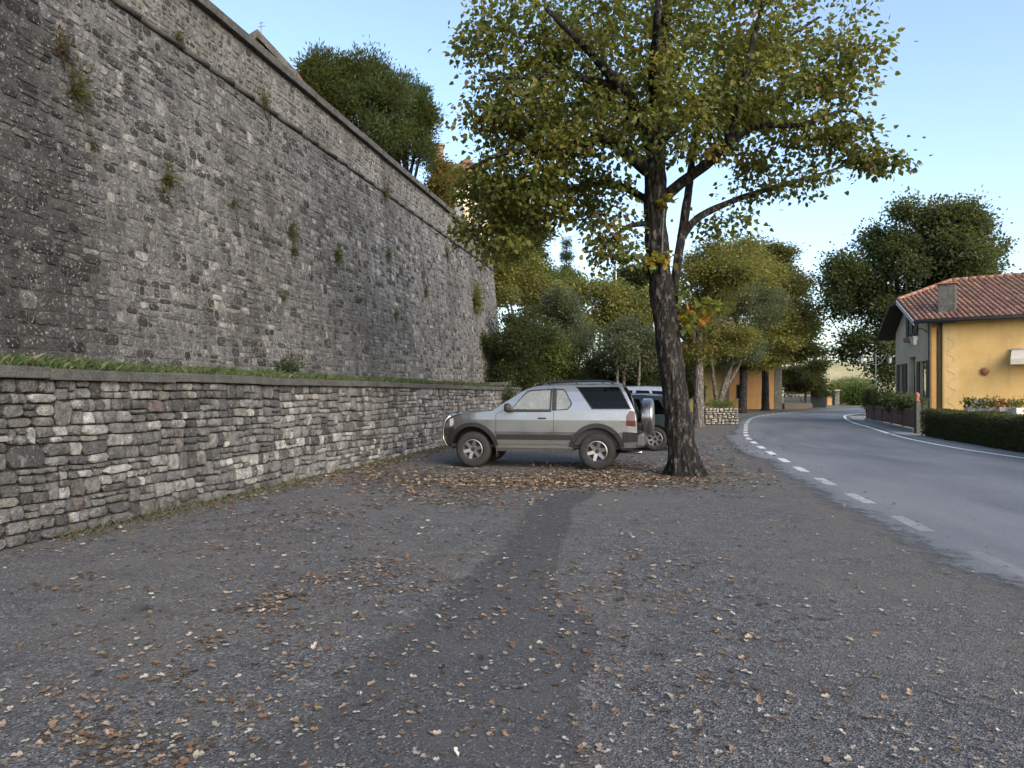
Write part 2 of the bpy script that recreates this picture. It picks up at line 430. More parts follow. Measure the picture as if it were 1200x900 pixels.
# pavement strip and kerb between the white line and the fence
V = []; n = 60; Kp = [p for p in Rp if -6 < p.y < 50]
mb = MB()
for i in range(len(Kp) - 1):
    d0 = (Kp[i] - Lp[Rp.index(Kp[i])]).normalized(); d1 = (Kp[i + 1] - Lp[Rp.index(Kp[i + 1])]).normalized()
    for (o0, o1, z) in ((.33, 3.2, .0),):
        p = [Kp[i] + d0 * o0, Kp[i] + d0 * o1, Kp[i + 1] + d1 * o1, Kp[i + 1] + d1 * o0]
        mb.add([(q.x, q.y, z) for q in p], [(0, 1, 2, 3)])
tag(mb.build('roadside_pavement', MAT['pavement_concrete']), kind='structure')

# terrace behind the retaining wall, and the high ground behind the big wall
V = []
for Y in np.linspace(1, 48, 30):
    V += [(wallX(XR + .1, Y), Y, 1.66), (wallX(XR + .8, Y), Y, 1.72), (wallX(XB + .2, Y), Y, 1.8)]
Fc = [(3 * i + k, 3 * i + k + 1, 3 * i + k + 4, 3 * i + k + 3) for i in range(29) for k in range(2)]
tag(mobj('terrace', V, Fc, MAT['soil']), kind='structure')
V = []
for Y in (2, 20, 35, 36):
    V += [(wallX(8.75, Y), Y, 7.5), (wallX(8.75, Y) - 70, Y, 7.9)]
tag(mobj('upper_terrace', V, [(0, 2, 3, 1), (2, 4, 5, 3), (4, 6, 7, 5)], MAT['verge_ground']), kind='structure')

# ---------------------------------------------------------------- masonry
def split_rects(u0, u1, v0, v1, hr, wr, rnd, out, depth=0):
    h, w = v1 - v0, u1 - u0
    hm = rnd.uniform(*hr); wm = max(rnd.uniform(*wr), h * .9)
    if h > hm * 1.45 and (h > hm * 2.0 or w < wm * 3.2 or rnd.random() < .5) and h > hr[0] * 1.5:
        t = v0 + h * rnd.uniform(.36, .64)
        split_rects(u0, u1, v0, t, hr, wr, rnd, out, depth + 1); split_rects(u0, u1, t, v1, hr, wr, rnd, out, depth + 1)
    elif w > wm * 1.2:
        t = u0 + w * rnd.uniform(.3, .7) if w < wm * 3 else u0 + rnd.uniform(.7, 1.3) * wm
        split_rects(u0, t, v0, v1, hr, wr, rnd, out, depth + 1); split_rects(t, u1, v0, v1, hr, wr, rnd, out, depth + 1)
    else: out.append((u0, u1, v0, v1))

def layout(L, H, bed, hr, wr, seed):
    rnd = random.Random(seed); out = []; v = 0
    while v < H - 1e-6:
        b = rnd.uniform(*bed)
        if v + b > H - bed[0] * .6: b = H - v
        u = 0
        while u < L:
            w = rnd.uniform(wr[1] * 1.5, wr[1] * 5); u1 = min(L, u + w)
            if L - u1 < wr[0]: u1 = L
            split_rects(u, u1, v, v + b, hr, wr, rnd, out); u = u1
        v += b
    return out

def stone_mesh(q, joint, prot, rnd, frame, warp, npt=10, rnd_c=.22):
    """rounded irregular stone; returns world-space verts (list) for the shared face list"""
    u0, u1, v0, v1 = q; w, h = u1 - u0, v1 - v0
    cu, cv = (u0 + u1) / 2, (v0 + v1) / 2
    j = min(joint, .3 * min(w, h)); hw, hh = (w - j) / 2, (h - j) / 2
    tl, tr, tt, tb = [rnd.uniform(-.16, .12) for _ in range(4)]
    ring = []
    for k in range(npt):
        a = 2 * math.pi * (k + .5) / npt; c, s = math.cos(a), math.sin(a)
        m = (abs(c) ** 14 + abs(s) ** 14) ** (1 / 14); x, y = c / m, s / m
        r = 1 - rnd.random() * rnd_c * .45
        x *= r; y *= 1 - rnd.random() * rnd_c * .45
        x *= 1 + (tt if y > 0 else tb) * .6; y *= 1 + (tr if x > 0 else tl) * .8
        x = max(-1.03, min(1.03, x)); y = max(-1.03, min(1.03, y))
        ring.append((x, y))
    tx, ty = rnd.uniform(-.5, .5), rnd.uniform(-.5, .5)      # face tilt
    bulge = rnd.uniform(.02, .22)
    V = []
    for sc, dp in ((1.0, -.6), (.985, .62), (.86, 1.0)):
        for (x, y) in ring:
            X, Y_ = x * sc, y * sc
            if sc < .9: X += rnd.uniform(-.07, .07); Y_ += rnd.uniform(-.07, .07)
            d = prot * dp
            if dp > 0: d = prot * (dp * (1 - bulge) + .35 * (tx * X + ty * Y_) + rnd.uniform(-.13, .13))
            V.append((cu + X * hw, cv + Y_ * hh, d))
    V.append((cu + rnd.uniform(-.2, .2) * hw, cv + rnd.uniform(-.2, .2) * hh, prot * (1 + bulge * .8 + rnd.uniform(-.1, .1))))
    out = []
    for (u, v, d) in V:
        uu, vv = warp(u, v); out.append(frame(uu, vv, d))
    return out
def stone_faces(npt=10):
    Fc = []
    for r in range(2):
        for k in range(npt):
            k2 = (k + 1) % npt; Fc.append((r * npt + k, r * npt + k2, (r + 1) * npt + k2)); Fc.append((r * npt + k, (r + 1) * npt + k2, (r + 1) * npt + k))
    for k in range(npt): Fc.append((2 * npt + k, 2 * npt + (k + 1) % npt, 3 * npt))
    return Fc
SF = stone_faces(); SFn = np.array(SF)

def build_stones(rects, joint, prot, frame, warp, colf, seed, mat, parent, n_single, rest_name, single_name='stone', rc=.22):
    rnd = random.Random(seed); items = []
    for q in rects:
        Vw = stone_mesh(q, joint, rnd.uniform(*prot), rnd, frame, warp, rnd_c=rc)
        c = colf(q, rnd); p = Vw[-1]
        X, Y, Z = p
        px = 600 + X / max(Y, .1) * F_PX; py = HZ - (Z - CH) / max(Y, .1) * F_PX
        vis = Y > 1 and -10 < px < 1210 and -10 < py < 910
        size = (q[1] - q[0]) * (q[3] - q[2]) / max(Y, .5) ** 3 if vis else 0
        items.append((size, Vw, c))
    items.sort(key=lambda t: -t[0])
    for size, Vw, c in items[:n_single]:
        if size <= 0: break
        o = Vector(Vw[-1]); Vl = [Vector(v) - o for v in Vw]
        ob = mobj(single_name, Vl, SFn, mat, parent, [c] * len(Vl), False); ob.location = o
    rest = items[n_single:]
    V = np.concatenate([np.array([tuple(v) for v in it[1]]) for it in rest])
    C = np.concatenate([np.tile(np.array(it[2]), (31, 1)) for it in rest])
    Fa = np.concatenate([SFn + 31 * i for i in range(len(rest))])
    o = mobj(rest_name, V, Fa, mat, parent, C, False); tag(o, kind='stuff'); return o

UL = math.sqrt(1 + WS * WS)                   # metres along wall for one metre of Y
NRM = Vector((1, -WS, 0)).normalized(); DIR = Vector((WS, 1, 0)).normalized()
def nz(x, y, z=0): return mnoise.noise(Vector((x, y, z)))

def add3(a, n, d): return (a[0] + n.x * d, a[1] + n.y * d, a[2] + n.z * d)

# --- low retaining wall
Y0r, Y1r = 2.6, 28.0
Lr = (Y1r - Y0r) * UL; Hr = 1.6
root = empty('retaining_wall', (wallX(XR, Y0r), Y0r, 0))
tag(root, 'low rough rubble retaining wall with flat coping beside the parked silver car', 'wall')
inv = Vector(root.location)
def fr_ret(u, v, d):
    Y = Y0r + u / UL; p = (wallX(XR + .035 * v, Y), Y, v); return add3(p, NRM, d - .005)
def rebase(o): o.location = Vector(o.location) - inv; return o
def warp_r(u, v):
    return (u + .03 * nz(u * 2.3, v * 3, 5), v + (.035 * nz(u * .55, v * 1.2) + .02 * nz(u * 2.1, v * 2.5, 8)) * min(1, v * 3) * min(1, (Hr - v) * 5 + .15))
def col_r(q, rnd):
    u = (q[0] + q[1]) / 2 / Lr; t = rnd.random()
    b = rnd.uniform(.13, .25) * (.85 + .4 * min(1, u * 1.7))
    c = [b, b * .995, b * .98]
    if t < .15 + .15 * u: b = rnd.uniform(.32, .52); c = [b, b * .98, b * .93]
    elif t < .4: b = rnd.uniform(.07, .12); c = [b, b, b * 1.0]
    elif t < .41: c = [.17, .135, .125]
    elif t < .5: c = [b * 1.04, b, b * .88]
    return c
rects = [q for q in layout(Lr, Hr, (.24, .46), (.09, .26), (.13, .42), 5)]
V = []; C = []
us = np.linspace(0, Lr, 80); vs = np.linspace(-.1, Hr, 8)
for u in us:
    for v in vs: V.append(Vector(fr_ret(u, v, -.035))); C.append((.075, .072, .066))
Fa = np.array([(i * 8 + k, i * 8 + k + 1, i * 8 + k + 9, i * 8 + k + 8) for i in range(79) for k in range(7)])[:, ::-1]
core = mobj('mortar_core', [v - inv for v in V], Fa, MAT['wall_mortar'], root, C)
_m = Matrix.Translation(-inv)
n0 = set(bpy.data.objects)
build_stones(rects, .007, (.025, .065), fr_ret, warp_r, col_r, 21, MAT['retaining_stone'], root, 300, 'small_stones', rc=.2)
for o in set(bpy.data.objects) - n0: rebase(o)
# back body of the wall
mb = MB(); p = [Vector((wallX(XR + .12, Y0r), Y0r, -.1)), Vector((wallX(XR + .12, Y1r), Y1r, -.1))]
mb.prism([p[0] - inv, p[1] - inv, p[1] - NRM * .3 - inv, p[0] - NRM * .3 - inv], (0, 0, 1.7)); mb.build('backing', MAT['soil'], root)
# coping slabs
rnd = random.Random(3); u = 0
while u < Lr:
    w = min(rnd.uniform(.7, 1.25), Lr - u); mb = MB()
    dz = rnd.uniform(-.008, .008)
    M = Matrix.Translation(Vector((wallX(XR, Y0r + u / UL), Y0r + u / UL, 1.6 + dz)) - inv) @ Matrix.Rotation(math.atan2(DIR.y, DIR.x) + rnd.uniform(-.006, .006), 4, 'Z')
    mb.box(.004, w - .004, -.055 + rnd.uniform(-.012, .012), .42, 0, .115, .014, M); mb.build('coping_slab', MAT['coping_stone'], root); u += w

# ivy-grown pier where the wall steps, and the short wall beyond it
pr = empty('stone_pier', (wallX(XR, 28.35), 28.35, 0)); tag(pr, 'ivy covered square pier at the far end of the low wall', 'pier')
M = Matrix.Rotation(math.atan2(DIR.y, DIR.x), 4, 'Z')
MB().box(-.32, .32, -.12, .5, 0, 1.78, .02, M).build('shaft', MAT['coping_stone'], pr)
MB().box(-.37, .37, -.17, .55, 1.782, 1.9, .02, M).build('cap', MAT['coping_stone'], pr)
Y2 = 28.75; Lw2 = 13.0
w2 = empty('garden_wall', (wallX(XR, Y2), Y2, 0)); tag(w2, 'short run of stone wall beyond the ivy pier under the bushes', 'wall')
inv = Vector(w2.location)
def fr_w2(u, v, d):
    Y = Y2 + u / UL; return add3((wallX(XR, Y), Y, v), NRM, d)
mb = MB(); mb.prism([Vector((0, 0, -.05)), Vector((wallX(XR, Y2 + Lw2) - inv.x, Lw2, -.05)), Vector((wallX(XR, Y2 + Lw2) - inv.x, Lw2, -.05)) - NRM * .4, -NRM * .4 + Vector((0, 0, -.05))], (0, 0, 1.68)); mb.build('mortar_core', MAT['soil'], w2)
n0 = set(bpy.data.objects)
build_stones(layout(5.5, 1.6, (.25, .4), (.08, .2), (.15, .4), 9), .015, (.03, .07), fr_w2, lambda u, v: (u, v), col_r, 4, MAT['retaining_stone'], w2, 60, 'small_stones')
for o in set(bpy.data.objects) - n0: rebase(o)
M = Matrix.Rotation(math.atan2(DIR.y, DIR.x), 4, 'Z')
MB().box(.02, Lw2 * UL, -.05, .45, 1.64, 1.75, .015, M).build('coping_slab', MAT['coping_stone'], w2)

# --- fortress wall: battered lower face, cordon, parapet
Y0b, Y1b = 5.0, 35.2
Lb = (Y1b - Y0b) * UL
ZB0, ZB1, ZP1 = 1.7, 7.28, 8.28
root = empty('fortress_wall', (wallX(XB, Y0b), Y0b, ZB0)); inv = Vector(root.location)
tag(root, 'tall sloping stone fortress wall with thin cordon moulding and parapet', 'wall')
def fr_low(u, v, d):
    Y = Y0b + u / UL; t = v / (ZB1 - ZB0); return add3((wallX(XB + .55 * t, Y), Y, ZB0 + v), Vector((NRM.x, NRM.y, .09)), d)
def fr_par(u, v, d):
    Y = Y0b + u / UL; return add3((wallX(XB + .56, Y), Y, ZB1 + .09 + v), NRM, d)
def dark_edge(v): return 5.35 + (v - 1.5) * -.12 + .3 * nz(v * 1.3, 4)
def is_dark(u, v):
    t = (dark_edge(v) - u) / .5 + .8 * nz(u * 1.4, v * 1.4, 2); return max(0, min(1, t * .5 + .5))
def col_b(q, rnd):
    u, v = (q[0] + q[1]) / 2, (q[2] + q[3]) / 2; k = is_dark(u, v)
    t = rnd.random(); b = rnd.uniform(.095, .175) * (1 + .35 * min(1, u / 20)) * (1 + .12 * (v / 5.6))
    c = [b * .985, b * .99, b]
    if t < .17: b = rnd.uniform(.025, .055); c = [b, b * .97, b * .97]
    elif t < .29: b = rnd.uniform(.22, .42); c = [b, b * .98, b * .92]
    elif t < .35: c = [b * 1.06, b, b * .92]
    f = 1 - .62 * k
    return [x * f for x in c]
def warp_b(u, v):
    return (u + .04 * nz(u * 1.7, v * 2, 5), v + .05 * nz(u * .5, v * .9) + .02 * nz(u * 2, v * 2, 3))
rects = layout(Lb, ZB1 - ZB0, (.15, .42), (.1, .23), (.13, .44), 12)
def mortar(fr, H, cf, nm):
    nu, nv = 170, 24; V = []; C = []
    for u in np.linspace(0, Lb, nu):
        for v in np.linspace(0, H, nv): V.append(Vector(fr(u, v, 0.0)) - inv); C.append(cf(u, v))
    Fa = np.array([(i * nv + k, i * nv + k + 1, (i + 1) * nv + k + 1, (i + 1) * nv + k) for i in range(nu - 1) for k in range(nv - 1)])[:, ::-1]
    mobj(nm, V, Fa, MAT['wall_mortar'], root, C)
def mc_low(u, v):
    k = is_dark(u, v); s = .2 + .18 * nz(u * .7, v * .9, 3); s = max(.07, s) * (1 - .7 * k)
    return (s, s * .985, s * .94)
def mc_par(u, v): s = .3 + .1 * nz(u * .6, v, 7); return (s, s * .98, s * .9)
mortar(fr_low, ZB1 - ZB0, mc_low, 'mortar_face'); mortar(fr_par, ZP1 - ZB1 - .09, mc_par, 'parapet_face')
n0 = set(bpy.data.objects)
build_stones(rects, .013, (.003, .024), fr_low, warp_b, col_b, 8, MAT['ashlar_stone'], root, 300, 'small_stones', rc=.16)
def col_p(q, rnd):
    t = rnd.random(); b = rnd.uniform(.18, .32); c = [b, b * .97, b * .88]
    if t < .22: b = rnd.uniform(.06, .14); c = [b, b, b * .95]
    return c
rects = layout(Lb, ZP1 - ZB1 - .12, (.2, .34), (.1, .24), (.12, .32), 14)
build_stones(rects, .03, (.006, .025), fr_par, warp_b, col_p, 18, MAT['ashlar_stone'], root, 0, 'parapet_stones', rc=.5)
for o in set(bpy.data.objects) - n0: rebase(o)
# body behind the faces
mb = MB(); Ya, Yb = Y0b, Y1b
prof = [(XB + .05, ZB0 - .2), (XB + .6, ZB1), (XB + .6, ZP1), (XB + 1.3, ZP1), (XB + 1.3, ZB0 - .2)]
poly = [Vector((wallX(x, Ya), Ya, z)) - inv for x, z in prof]
mb.prism(poly, Vector((WS * (Yb - Ya), Yb - Ya, 0))); mb.build('wall_body', MAT['soil'], root)
# end face stones
def fr_end(u, v, d):
    t = v / (ZB1 - ZB0); b = Vector((wallX(XB + .55 * min(t, 1), Y1b), Y1b, ZB0 + v)) - NRM * u; return add3(b, DIR, d)
# cordon moulding
rnd = random.Random(31); u = 0
while u < Lb:
    w = min(rnd.uniform(.6, 1.1), Lb - u); a = Vector(fr_par(u + .001, -.045, .035)) - inv; b = Vector(fr_par(u + w - .001, -.045, .035)) - inv
    mb = MB(); dz = rnd.uniform(-.003, .003)
    mb.tube([a + Vector((0, 0, dz)), b + Vector((0, 0, dz))], .05, 10); mb.build('cordon_stone', MAT['coping_stone'], root, True); u += w
# coping of the parapet
u = 0
while u < Lb:
    w = min(rnd.uniform(.7, 1.3), Lb - u); p = Vector(fr_par(u, ZP1 - ZB1 - .09, 0)) - inv
    M = Matrix.Translation(p) @ Matrix.Rotation(math.atan2(DIR.y, DIR.x), 4, 'Z'); mb = MB()
    dz = (.0 if u < Lb * .76 else -.05) + rnd.uniform(-.006, .006)
    mb.box(.003, w - .003, -.13, .62, dz, dz + .17, .02, M); mb.build('coping_slab', MAT['coping_stone'], root); u += w
# ---------------------------------------------------------------- vegetation tools
HEART_V = np.array([(0, 0, 0), (.30, -.04, .07), (.47, .28, .13), (.33, .66, .07), (0, 1.08, -.08), (-.33, .66, .07), (-.47, .28, .13), (-.30, -.04, .07), (0, .42, -.02)], dtype=np.float32)
HEART_F = np.array([(8, k, (k + 1) % 8) for k in range(8)])
QUAD_V = np.array([(0, 0, 0), (.34, .45, .1), (0, 1, 0), (-.34, .45, .1)], dtype=np.float32)
QUAD_F = np.array([(0, 1, 2), (0, 2, 3)])
THIN_V = np.array([(0, 0, 0), (.14, .5, .04), (0, 1, 0), (-.14, .5, .04)], dtype=np.float32)
CURL_V = np.array([(0, 0, .1), (.26, .1, .2), (.44, .36, .26), (.22, .52, .12), (.3, .8, .22), (0, 1.05, .05), (-.26, .78, .26), (-.2, .5, .1), (-.46, .34, .2), (-.24, .08, .24), (0, .45, 0)], dtype=np.float32)
CURL_F = np.array([(10, k, (k + 1) % 10) for k in range(10)])

def norm(a): return a / np.maximum(np.linalg.norm(a, axis=1, keepdims=True), 1e-9)
def leaf_arrays(P, D, N, size, col, TV, TF):
    D = norm(D); X = norm(np.cross(D, N)); N = np.cross(X, D)
    n = len(P); k = len(TV); sz = np.asarray(size).reshape(-1, 1, 1)
    V = P[:, None, :] + sz * (TV[None, :, 0:1] * X[:, None, :] + TV[None, :, 1:2] * D[:, None, :] + TV[None, :, 2:3] * N[:, None, :])
    Fa = (TF[None] + (np.arange(n) * k)[:, None, None]).reshape(-1, TF.shape[1])
    return V.reshape(-1, 3), Fa, np.repeat(col, k, axis=0)

def resample(pts, rad, step):
    P = [Vector(p) for p in pts]; out = []; ro = []
    for i in range(len(P) - 1):
        p0, p1, p2, p3 = P[max(i - 1, 0)], P[i], P[i + 1], P[min(i + 2, len(P) - 1)]
        n = max(1, int((p2 - p1).length / step))
        for k in range(n):
            t = k / n
            out.append(.5 * ((2 * p1) + (p2 - p0) * t + (2 * p0 - 5 * p1 + 4 * p2 - p3) * t * t + (3 * p1 - p0 - 3 * p2 + p3) * t ** 3)); ro.append(rad[i] * (1 - t) + rad[i + 1] * t)
    out.append(P[-1]); ro.append(rad[-1]); return out, ro

def limb_mesh(mb, pts, rad, n=10, step=.15, rough=.09, freq=3.0):
    p, r = resample(pts, rad, step); V, Fc = tube_geo(p, r, n, True)
    out = []
    for i, v in enumerate(V):
        c = p[i // n]; d = v - c; k = 1 + rough * (mnoise.noise(v * freq) + .6 * mnoise.noise(v * freq * 3.1))
        out.append(c + d * k)
    mb.add(out, Fc); return p, r

def pick_cols(rng, n, palette):
    w = np.array([p[1] for p in palette], dtype=float); w /= w.sum()
    idx = rng.choice(len(palette), size=n, p=w); return np.array([p[0] for p in palette], dtype=np.float32)[idx]

def tree(name, label, cat, base, limbs, ells, n_tw, lpt, lsize, palette, seed, tmpl='heart', bark='bark_dark', spread=.22, flat=.55, droop=.35,
         sides=10, step=.2, twig_r=.007, group=None, rough=.09, upbias=0.0, bare=.0, jitter=.22, leafmat='leaf', maxlink=9, shell=.5, lobes=0):
    if lobes:
        lr = random.Random(seed + 900); ex = []
        for c, rr, w in ells:
            ex.append((c, tuple(q * .82 for q in rr), w * .55))
            for _ in range(lobes):
                a, zz = lr.uniform(0, 6.283), lr.uniform(-.75, 1); q = math.sqrt(1 - zz * zz); k = lr.uniform(.22, .42); sh = lr.uniform(.72, 1.02)
                ex.append(((c[0] + rr[0] * q * math.cos(a) * sh, c[1] + rr[1] * q * math.sin(a) * sh, c[2] + rr[2] * zz * sh), tuple(x * k for x in rr), w * k * k * 2.2))
        ells = ex
    rng = np.random.default_rng(seed); root = empty(name, base); tag(root, label, cat, group); b0 = Vector(base)
    mb = MB(); nodes = []; nr = []
    for pts, rad in limbs:
        p, r = limb_mesh(mb, [Vector(q) - b0 for q in pts], rad, sides, step, rough)
        nodes += [tuple(q) for q in p]; nr += r
    mb.build('trunk', MAT[bark], root, True)
    nodes = np.array(nodes); nr = np.array(nr)
    # anchors: leave out the lower trunk
    zs = min(e[0][2] - e[1][2] for e in ells) - b0.z
    A = []
    tot = sum(e[2] for e in ells)
    for c, rr, w in ells:
        m = int(n_tw * w / tot); d = norm(rng.normal(size=(m, 3))); rad = rng.random((m, 1)) ** shell
        A.append(np.array(c) - np.array(base) + d * rad * np.array(rr))
    A = np.concatenate(A)
    ok = nodes[:, 2] > min(zs * .72, nodes[:, 2].max() - .5)
    nodes = nodes[ok]; nr = nr[ok]
    d0 = np.array([np.min(np.linalg.norm(nodes - a, axis=1)) for a in A]); order = np.argsort(d0)
    tw = MB(); P = []; D = []; C = []
    cur = nodes.copy(); curr = nr.copy()
    tips = pick_cols(rng, len(A), palette)
    for i in order:
        a = A[i]; dist = np.linalg.norm(cur - a, axis=1) + .35 * np.maximum(0, cur[:, 2] - a[2] + .1)
        j = int(np.argmin(dist)); s = cur[j]; v = a - s; L = np.linalg.norm(v)
        if L < 1e-3 or L > maxlink: continue
        npt = max(4, min(9, int(L / .35) + 2)); ts = np.linspace(0, 1, npt)[:, None]
        perp = rng.normal(size=3) * L * .10; sag = np.array([0, 0, upbias * L])
        pts = s + v * ts + np.sin(ts * math.pi) * (perp + sag) + rng.normal(size=(npt, 3)) * L * .02 * (ts > 0) * (ts < 1)
        r0 = min(curr[j] * .75, twig_r * (1 + 1.6 * L)); rr = np.linspace(r0, twig_r * .55, npt)
        tw.tube([Vector(q) for q in pts], list(rr), 4 if r0 < .03 else 6, cap=False)
        cur = np.concatenate([cur, pts[1:]]); curr = np.concatenate([curr, rr[1:]])
        if rng.random() < bare: continue
        m = max(1, int(rng.normal(lpt, lpt * .3)))
        t = rng.random(m) ** .7 if L < 1.2 else 1 - rng.random(m) * min(1, 1.2 / L)
        t = np.clip(t, .05, 1); k = t * (npt - 1); k0 = np.minimum(k.astype(int), npt - 2); f = (k - k0)[:, None]
        q = pts[k0] * (1 - f) + pts[k0 + 1] * f
        off = rng.normal(size=(m, 3)) * spread * np.array([1, 1, flat])
        P.append(q + off); D.append(off / spread * .8 + v / L * .5 + rng.normal(size=(m, 3)) * .6 - np.array([0, 0, droop * 1.6]))
        cc = tips[i][None] * (1 + rng.normal(size=(m, 1)) * jitter); alt = pick_cols(rng, m, palette); u = (rng.random((m, 1)) < .25)
        C.append(np.where(u, alt * (1 + rng.normal(size=(m, 1)) * jitter), cc))
    if tw.v: tag(tw.build('branches', MAT[bark], root, True), kind='stuff')
    P = np.concatenate(P); D = np.concatenate(D); C = np.clip(np.concatenate(C), .004, .8)
    N = rng.normal(size=P.shape) * .75 + np.array([0, 0, 1.0])
    TV, TF = {'heart': (HEART_V, HEART_F), 'quad': (QUAD_V, QUAD_F), 'thin': (THIN_V, QUAD_F)}[tmpl]
    sz = lsize * (.65 + .6 * rng.random(len(P)))
    V, Fa, CC = leaf_arrays(P, D, N, sz, C, TV, TF)
    cr = mobj('crown', V, Fa, MAT[leafmat], root, CC); tag(cr, kind='stuff')
    return root

def bush(name, label, cat, base, ells, n_tw, lpt, lsize, palette, seed, stems=5, tmpl='quad', **kw):
    rnd = random.Random(seed); limbs = []
    for k in range(stems):
        e = ells[rnd.randrange(len(ells))]; c = Vector(e[0])
        tip = c + Vector((rnd.uniform(-.5, .5) * e[1][0], rnd.uniform(-.5, .5) * e[1][1], rnd.uniform(-.2, .5) * e[1][2]))
        b = Vector(base) + Vector((rnd.uniform(-.12, .12), rnd.uniform(-.12, .12), -.03)); h = (tip - b).length
        mid = b.lerp(tip, .5) + Vector((rnd.uniform(-.1, .1), rnd.uniform(-.1, .1), .05)) * h
        r = .012 + .012 * h
        limbs.append(([b, mid, tip], [r, r * .7, r * .35]))
    kw.setdefault('bark', 'bark_grey'); kw.setdefault('sides', 6); kw.setdefault('step', .3)
    return tree(name, label, cat, base, limbs, ells, n_tw, lpt, lsize, palette, seed, tmpl=tmpl, **kw)

# ---------------------------------------------------------------- the lime tree beside the car
TY = CH * F_PX / (557 - HZ)
def T(px, py, dy=0): return at(px, py, TY + dy)
m = TY / F_PX
limbs = [
    ([T(804, 566), T(803, 553), T(800, 535), T(796, 500), T(788, 440), T(780, 380), T(773, 320), T(768, 260), T(768, 205), T(772, 150, .1), T(777, 80, .2), T(781, 0, .2), T(784, -80, .1), T(786, -150)],
     [25 * m, 21 * m, 17.5 * m, 16 * m, 14.8 * m, 14.2 * m, 13.5 * m, 13 * m, 13 * m, 8.5 * m, 7 * m, 5 * m, 3.5 * m, 1.5 * m]),
    ([T(786, 372, -.02), T(791, 330, .1), T(795, 300, .2), T(799, 275, .25)], [5.8 * m, 5.2 * m, 5.1 * m, 5 * m]),
    ([T(798, 280, .25), T(817, 256, .3), T(860, 235, .5), T(902, 221, .8), T(962, 204, 1.0), T(1000, 190, 1.1)], [4.8 * m, 4.4 * m, 3.6 * m, 3 * m, 2 * m, 1 * m]),
    ([T(799, 278, .25), T(806, 230, .6), T(812, 180, 1.0), T(822, 110, 1.4)], [6 * m, 5 * m, 4 * m, 2 * m]),
    ([T(778, 232), T(800, 213, -.2), T(832, 189, -.5), T(852, 168, -.8), T(888, 148, -1.0), T(940, 146, -1.2), T(1000, 130, -1.2), T(1030, 175, -1.1)], [7 * m, 6.4 * m, 5.8 * m, 5.2 * m, 3.8 * m, 2.8 * m, 1.8 * m, 1 * m]),
    ([T(852, 168, -.8), T(866, 120, -1.2), T(880, 60, -1.4), T(900, -20, -1.5)], [5 * m, 4 * m, 3 * m, 1.5 * m]),
    ([T(772, 165), T(792, 148, .4), T(818, 125, .8), T(845, 103, 1.2), T(900, 60, 1.8), T(960, 20, 2.0)], [8 * m, 7 * m, 6 * m, 5 * m, 3 * m, 1.5 * m]),
    ([T(768, 190), T(753, 142, -.4), T(727, 102, -.9), T(690, 60, -1.4), T(640, 10, -1.8)], [9 * m, 7.5 * m, 6 * m, 4 * m, 2 * m]),
    ([T(727, 102, -.9), T(680, 92, -1.0), T(620, 90, -1.0), T(560, 95, -.9)], [4.5 * m, 3.5 * m, 2.5 * m, 1.2 * m]),
    ([T(765, 170, .1), T(713, 112, .6), T(674, 122, 1.2), T(620, 130, 1.8)], [7 * m, 5 * m, 4 * m, 2 * m]),
    ([T(758, 200), T(713, 165, -.3), T(690, 166, -.5), T(642, 174, -.8), T(590, 180, -1.0), T(545, 200, -1.0)], [7.5 * m, 6 * m, 5.5 * m, 4 * m, 2.5 * m, 1.2 * m]),
    ([T(760, 235, .2), T(715, 215, .8), T(660, 225, 1.2), T(610, 250, 1.4)], [5 * m, 4 * m, 3 * m, 1.2 * m]),
    ([T(768, 150), T(765, 90, -1.2), T(770, 20, -2.2), T(775, -60, -2.6)], [6 * m, 5 * m, 3.5 * m, 1.5 * m]),
    ([T(772, 150, .2), T(770, 60, 1.2), T(760, -30, 2.2)], [6 * m, 4 * m, 1.5 * m]),
    ([T(756, 262), T(735, 266, -.2), T(712, 285, -.5), T(690, 312, -.7)], [3.5 * m, 2.8 * m, 2 * m, 1 * m]),
]
# root flare
rt = random.Random(4)
bx, by = T(803, 557).x, TY
for k in range(6):
    a = k * 1.05 + rt.uniform(-.3, .3); e = Vector((bx + math.cos(a) * .42, by + math.sin(a) * .42, -.06))
    limbs.append(([Vector((bx - .03 + math.cos(a) * .1, by + math.sin(a) * .1, .55)), Vector((bx + math.cos(a) * .24, by + math.sin(a) * .24, .16)), e], [.11, .1, .035]))
def E(px, py, dy, rx, ry, rz, w):   # ellipsoid from picture measures: radii in px across, px up, metres deep
    c = T(px, py, dy); k = (TY + dy) / F_PX; return ((c.x, c.y, c.z), (rx * k, ry, rz * k), w)
ells = [E(775, 20, 0, 150, 2.6, 130, 15), E(650, 60, -.4, 105, 1.8, 80, 10), E(900, 60, .3, 100, 2.0, 80, 10), E(590, 130, -.5, 62, 1.3, 60, 5),
        E(660, 165, -.1, 95, 1.8, 52, 9), E(600, 225, -.2, 75, 1.2, 40, 6), E(590, 272, .2, 52, .9, 34, 3.2), E(690, 235, .4, 65, 1.4, 35, 4), E(880, 135, -.3, 90, 1.8, 50, 8),
        E(985, 85, -.6, 45, 1.2, 40, 3.2), E(985, 165, -1.0, 45, .9, 30, 2.4), E(1035, 190, -1.1, 28, .6, 14, 1.1), E(905, 215, .7, 62, 1.1, 32, 2.6), E(790, 130, -1.4, 80, .9, 70, 4),
        E(718, 285, -.5, 30, .6, 38, 1.7), E(780, -110, 0, 170, 2.8, 90, 8), E(560, 30, -.6, 35, .9, 40, 1.8), E(850, 265, .4, 35, .8, 18, .6), E(745, 120, 1.3, 70, 1.0, 70, 4)]
LIME = [((.1, .115, .022), 5), ((.065, .085, .018), 5), ((.155, .155, .03), 3.4), ((.21, .175, .036), 1.0), ((.15, .09, .03), .5), ((.035, .05, .014), 2)]
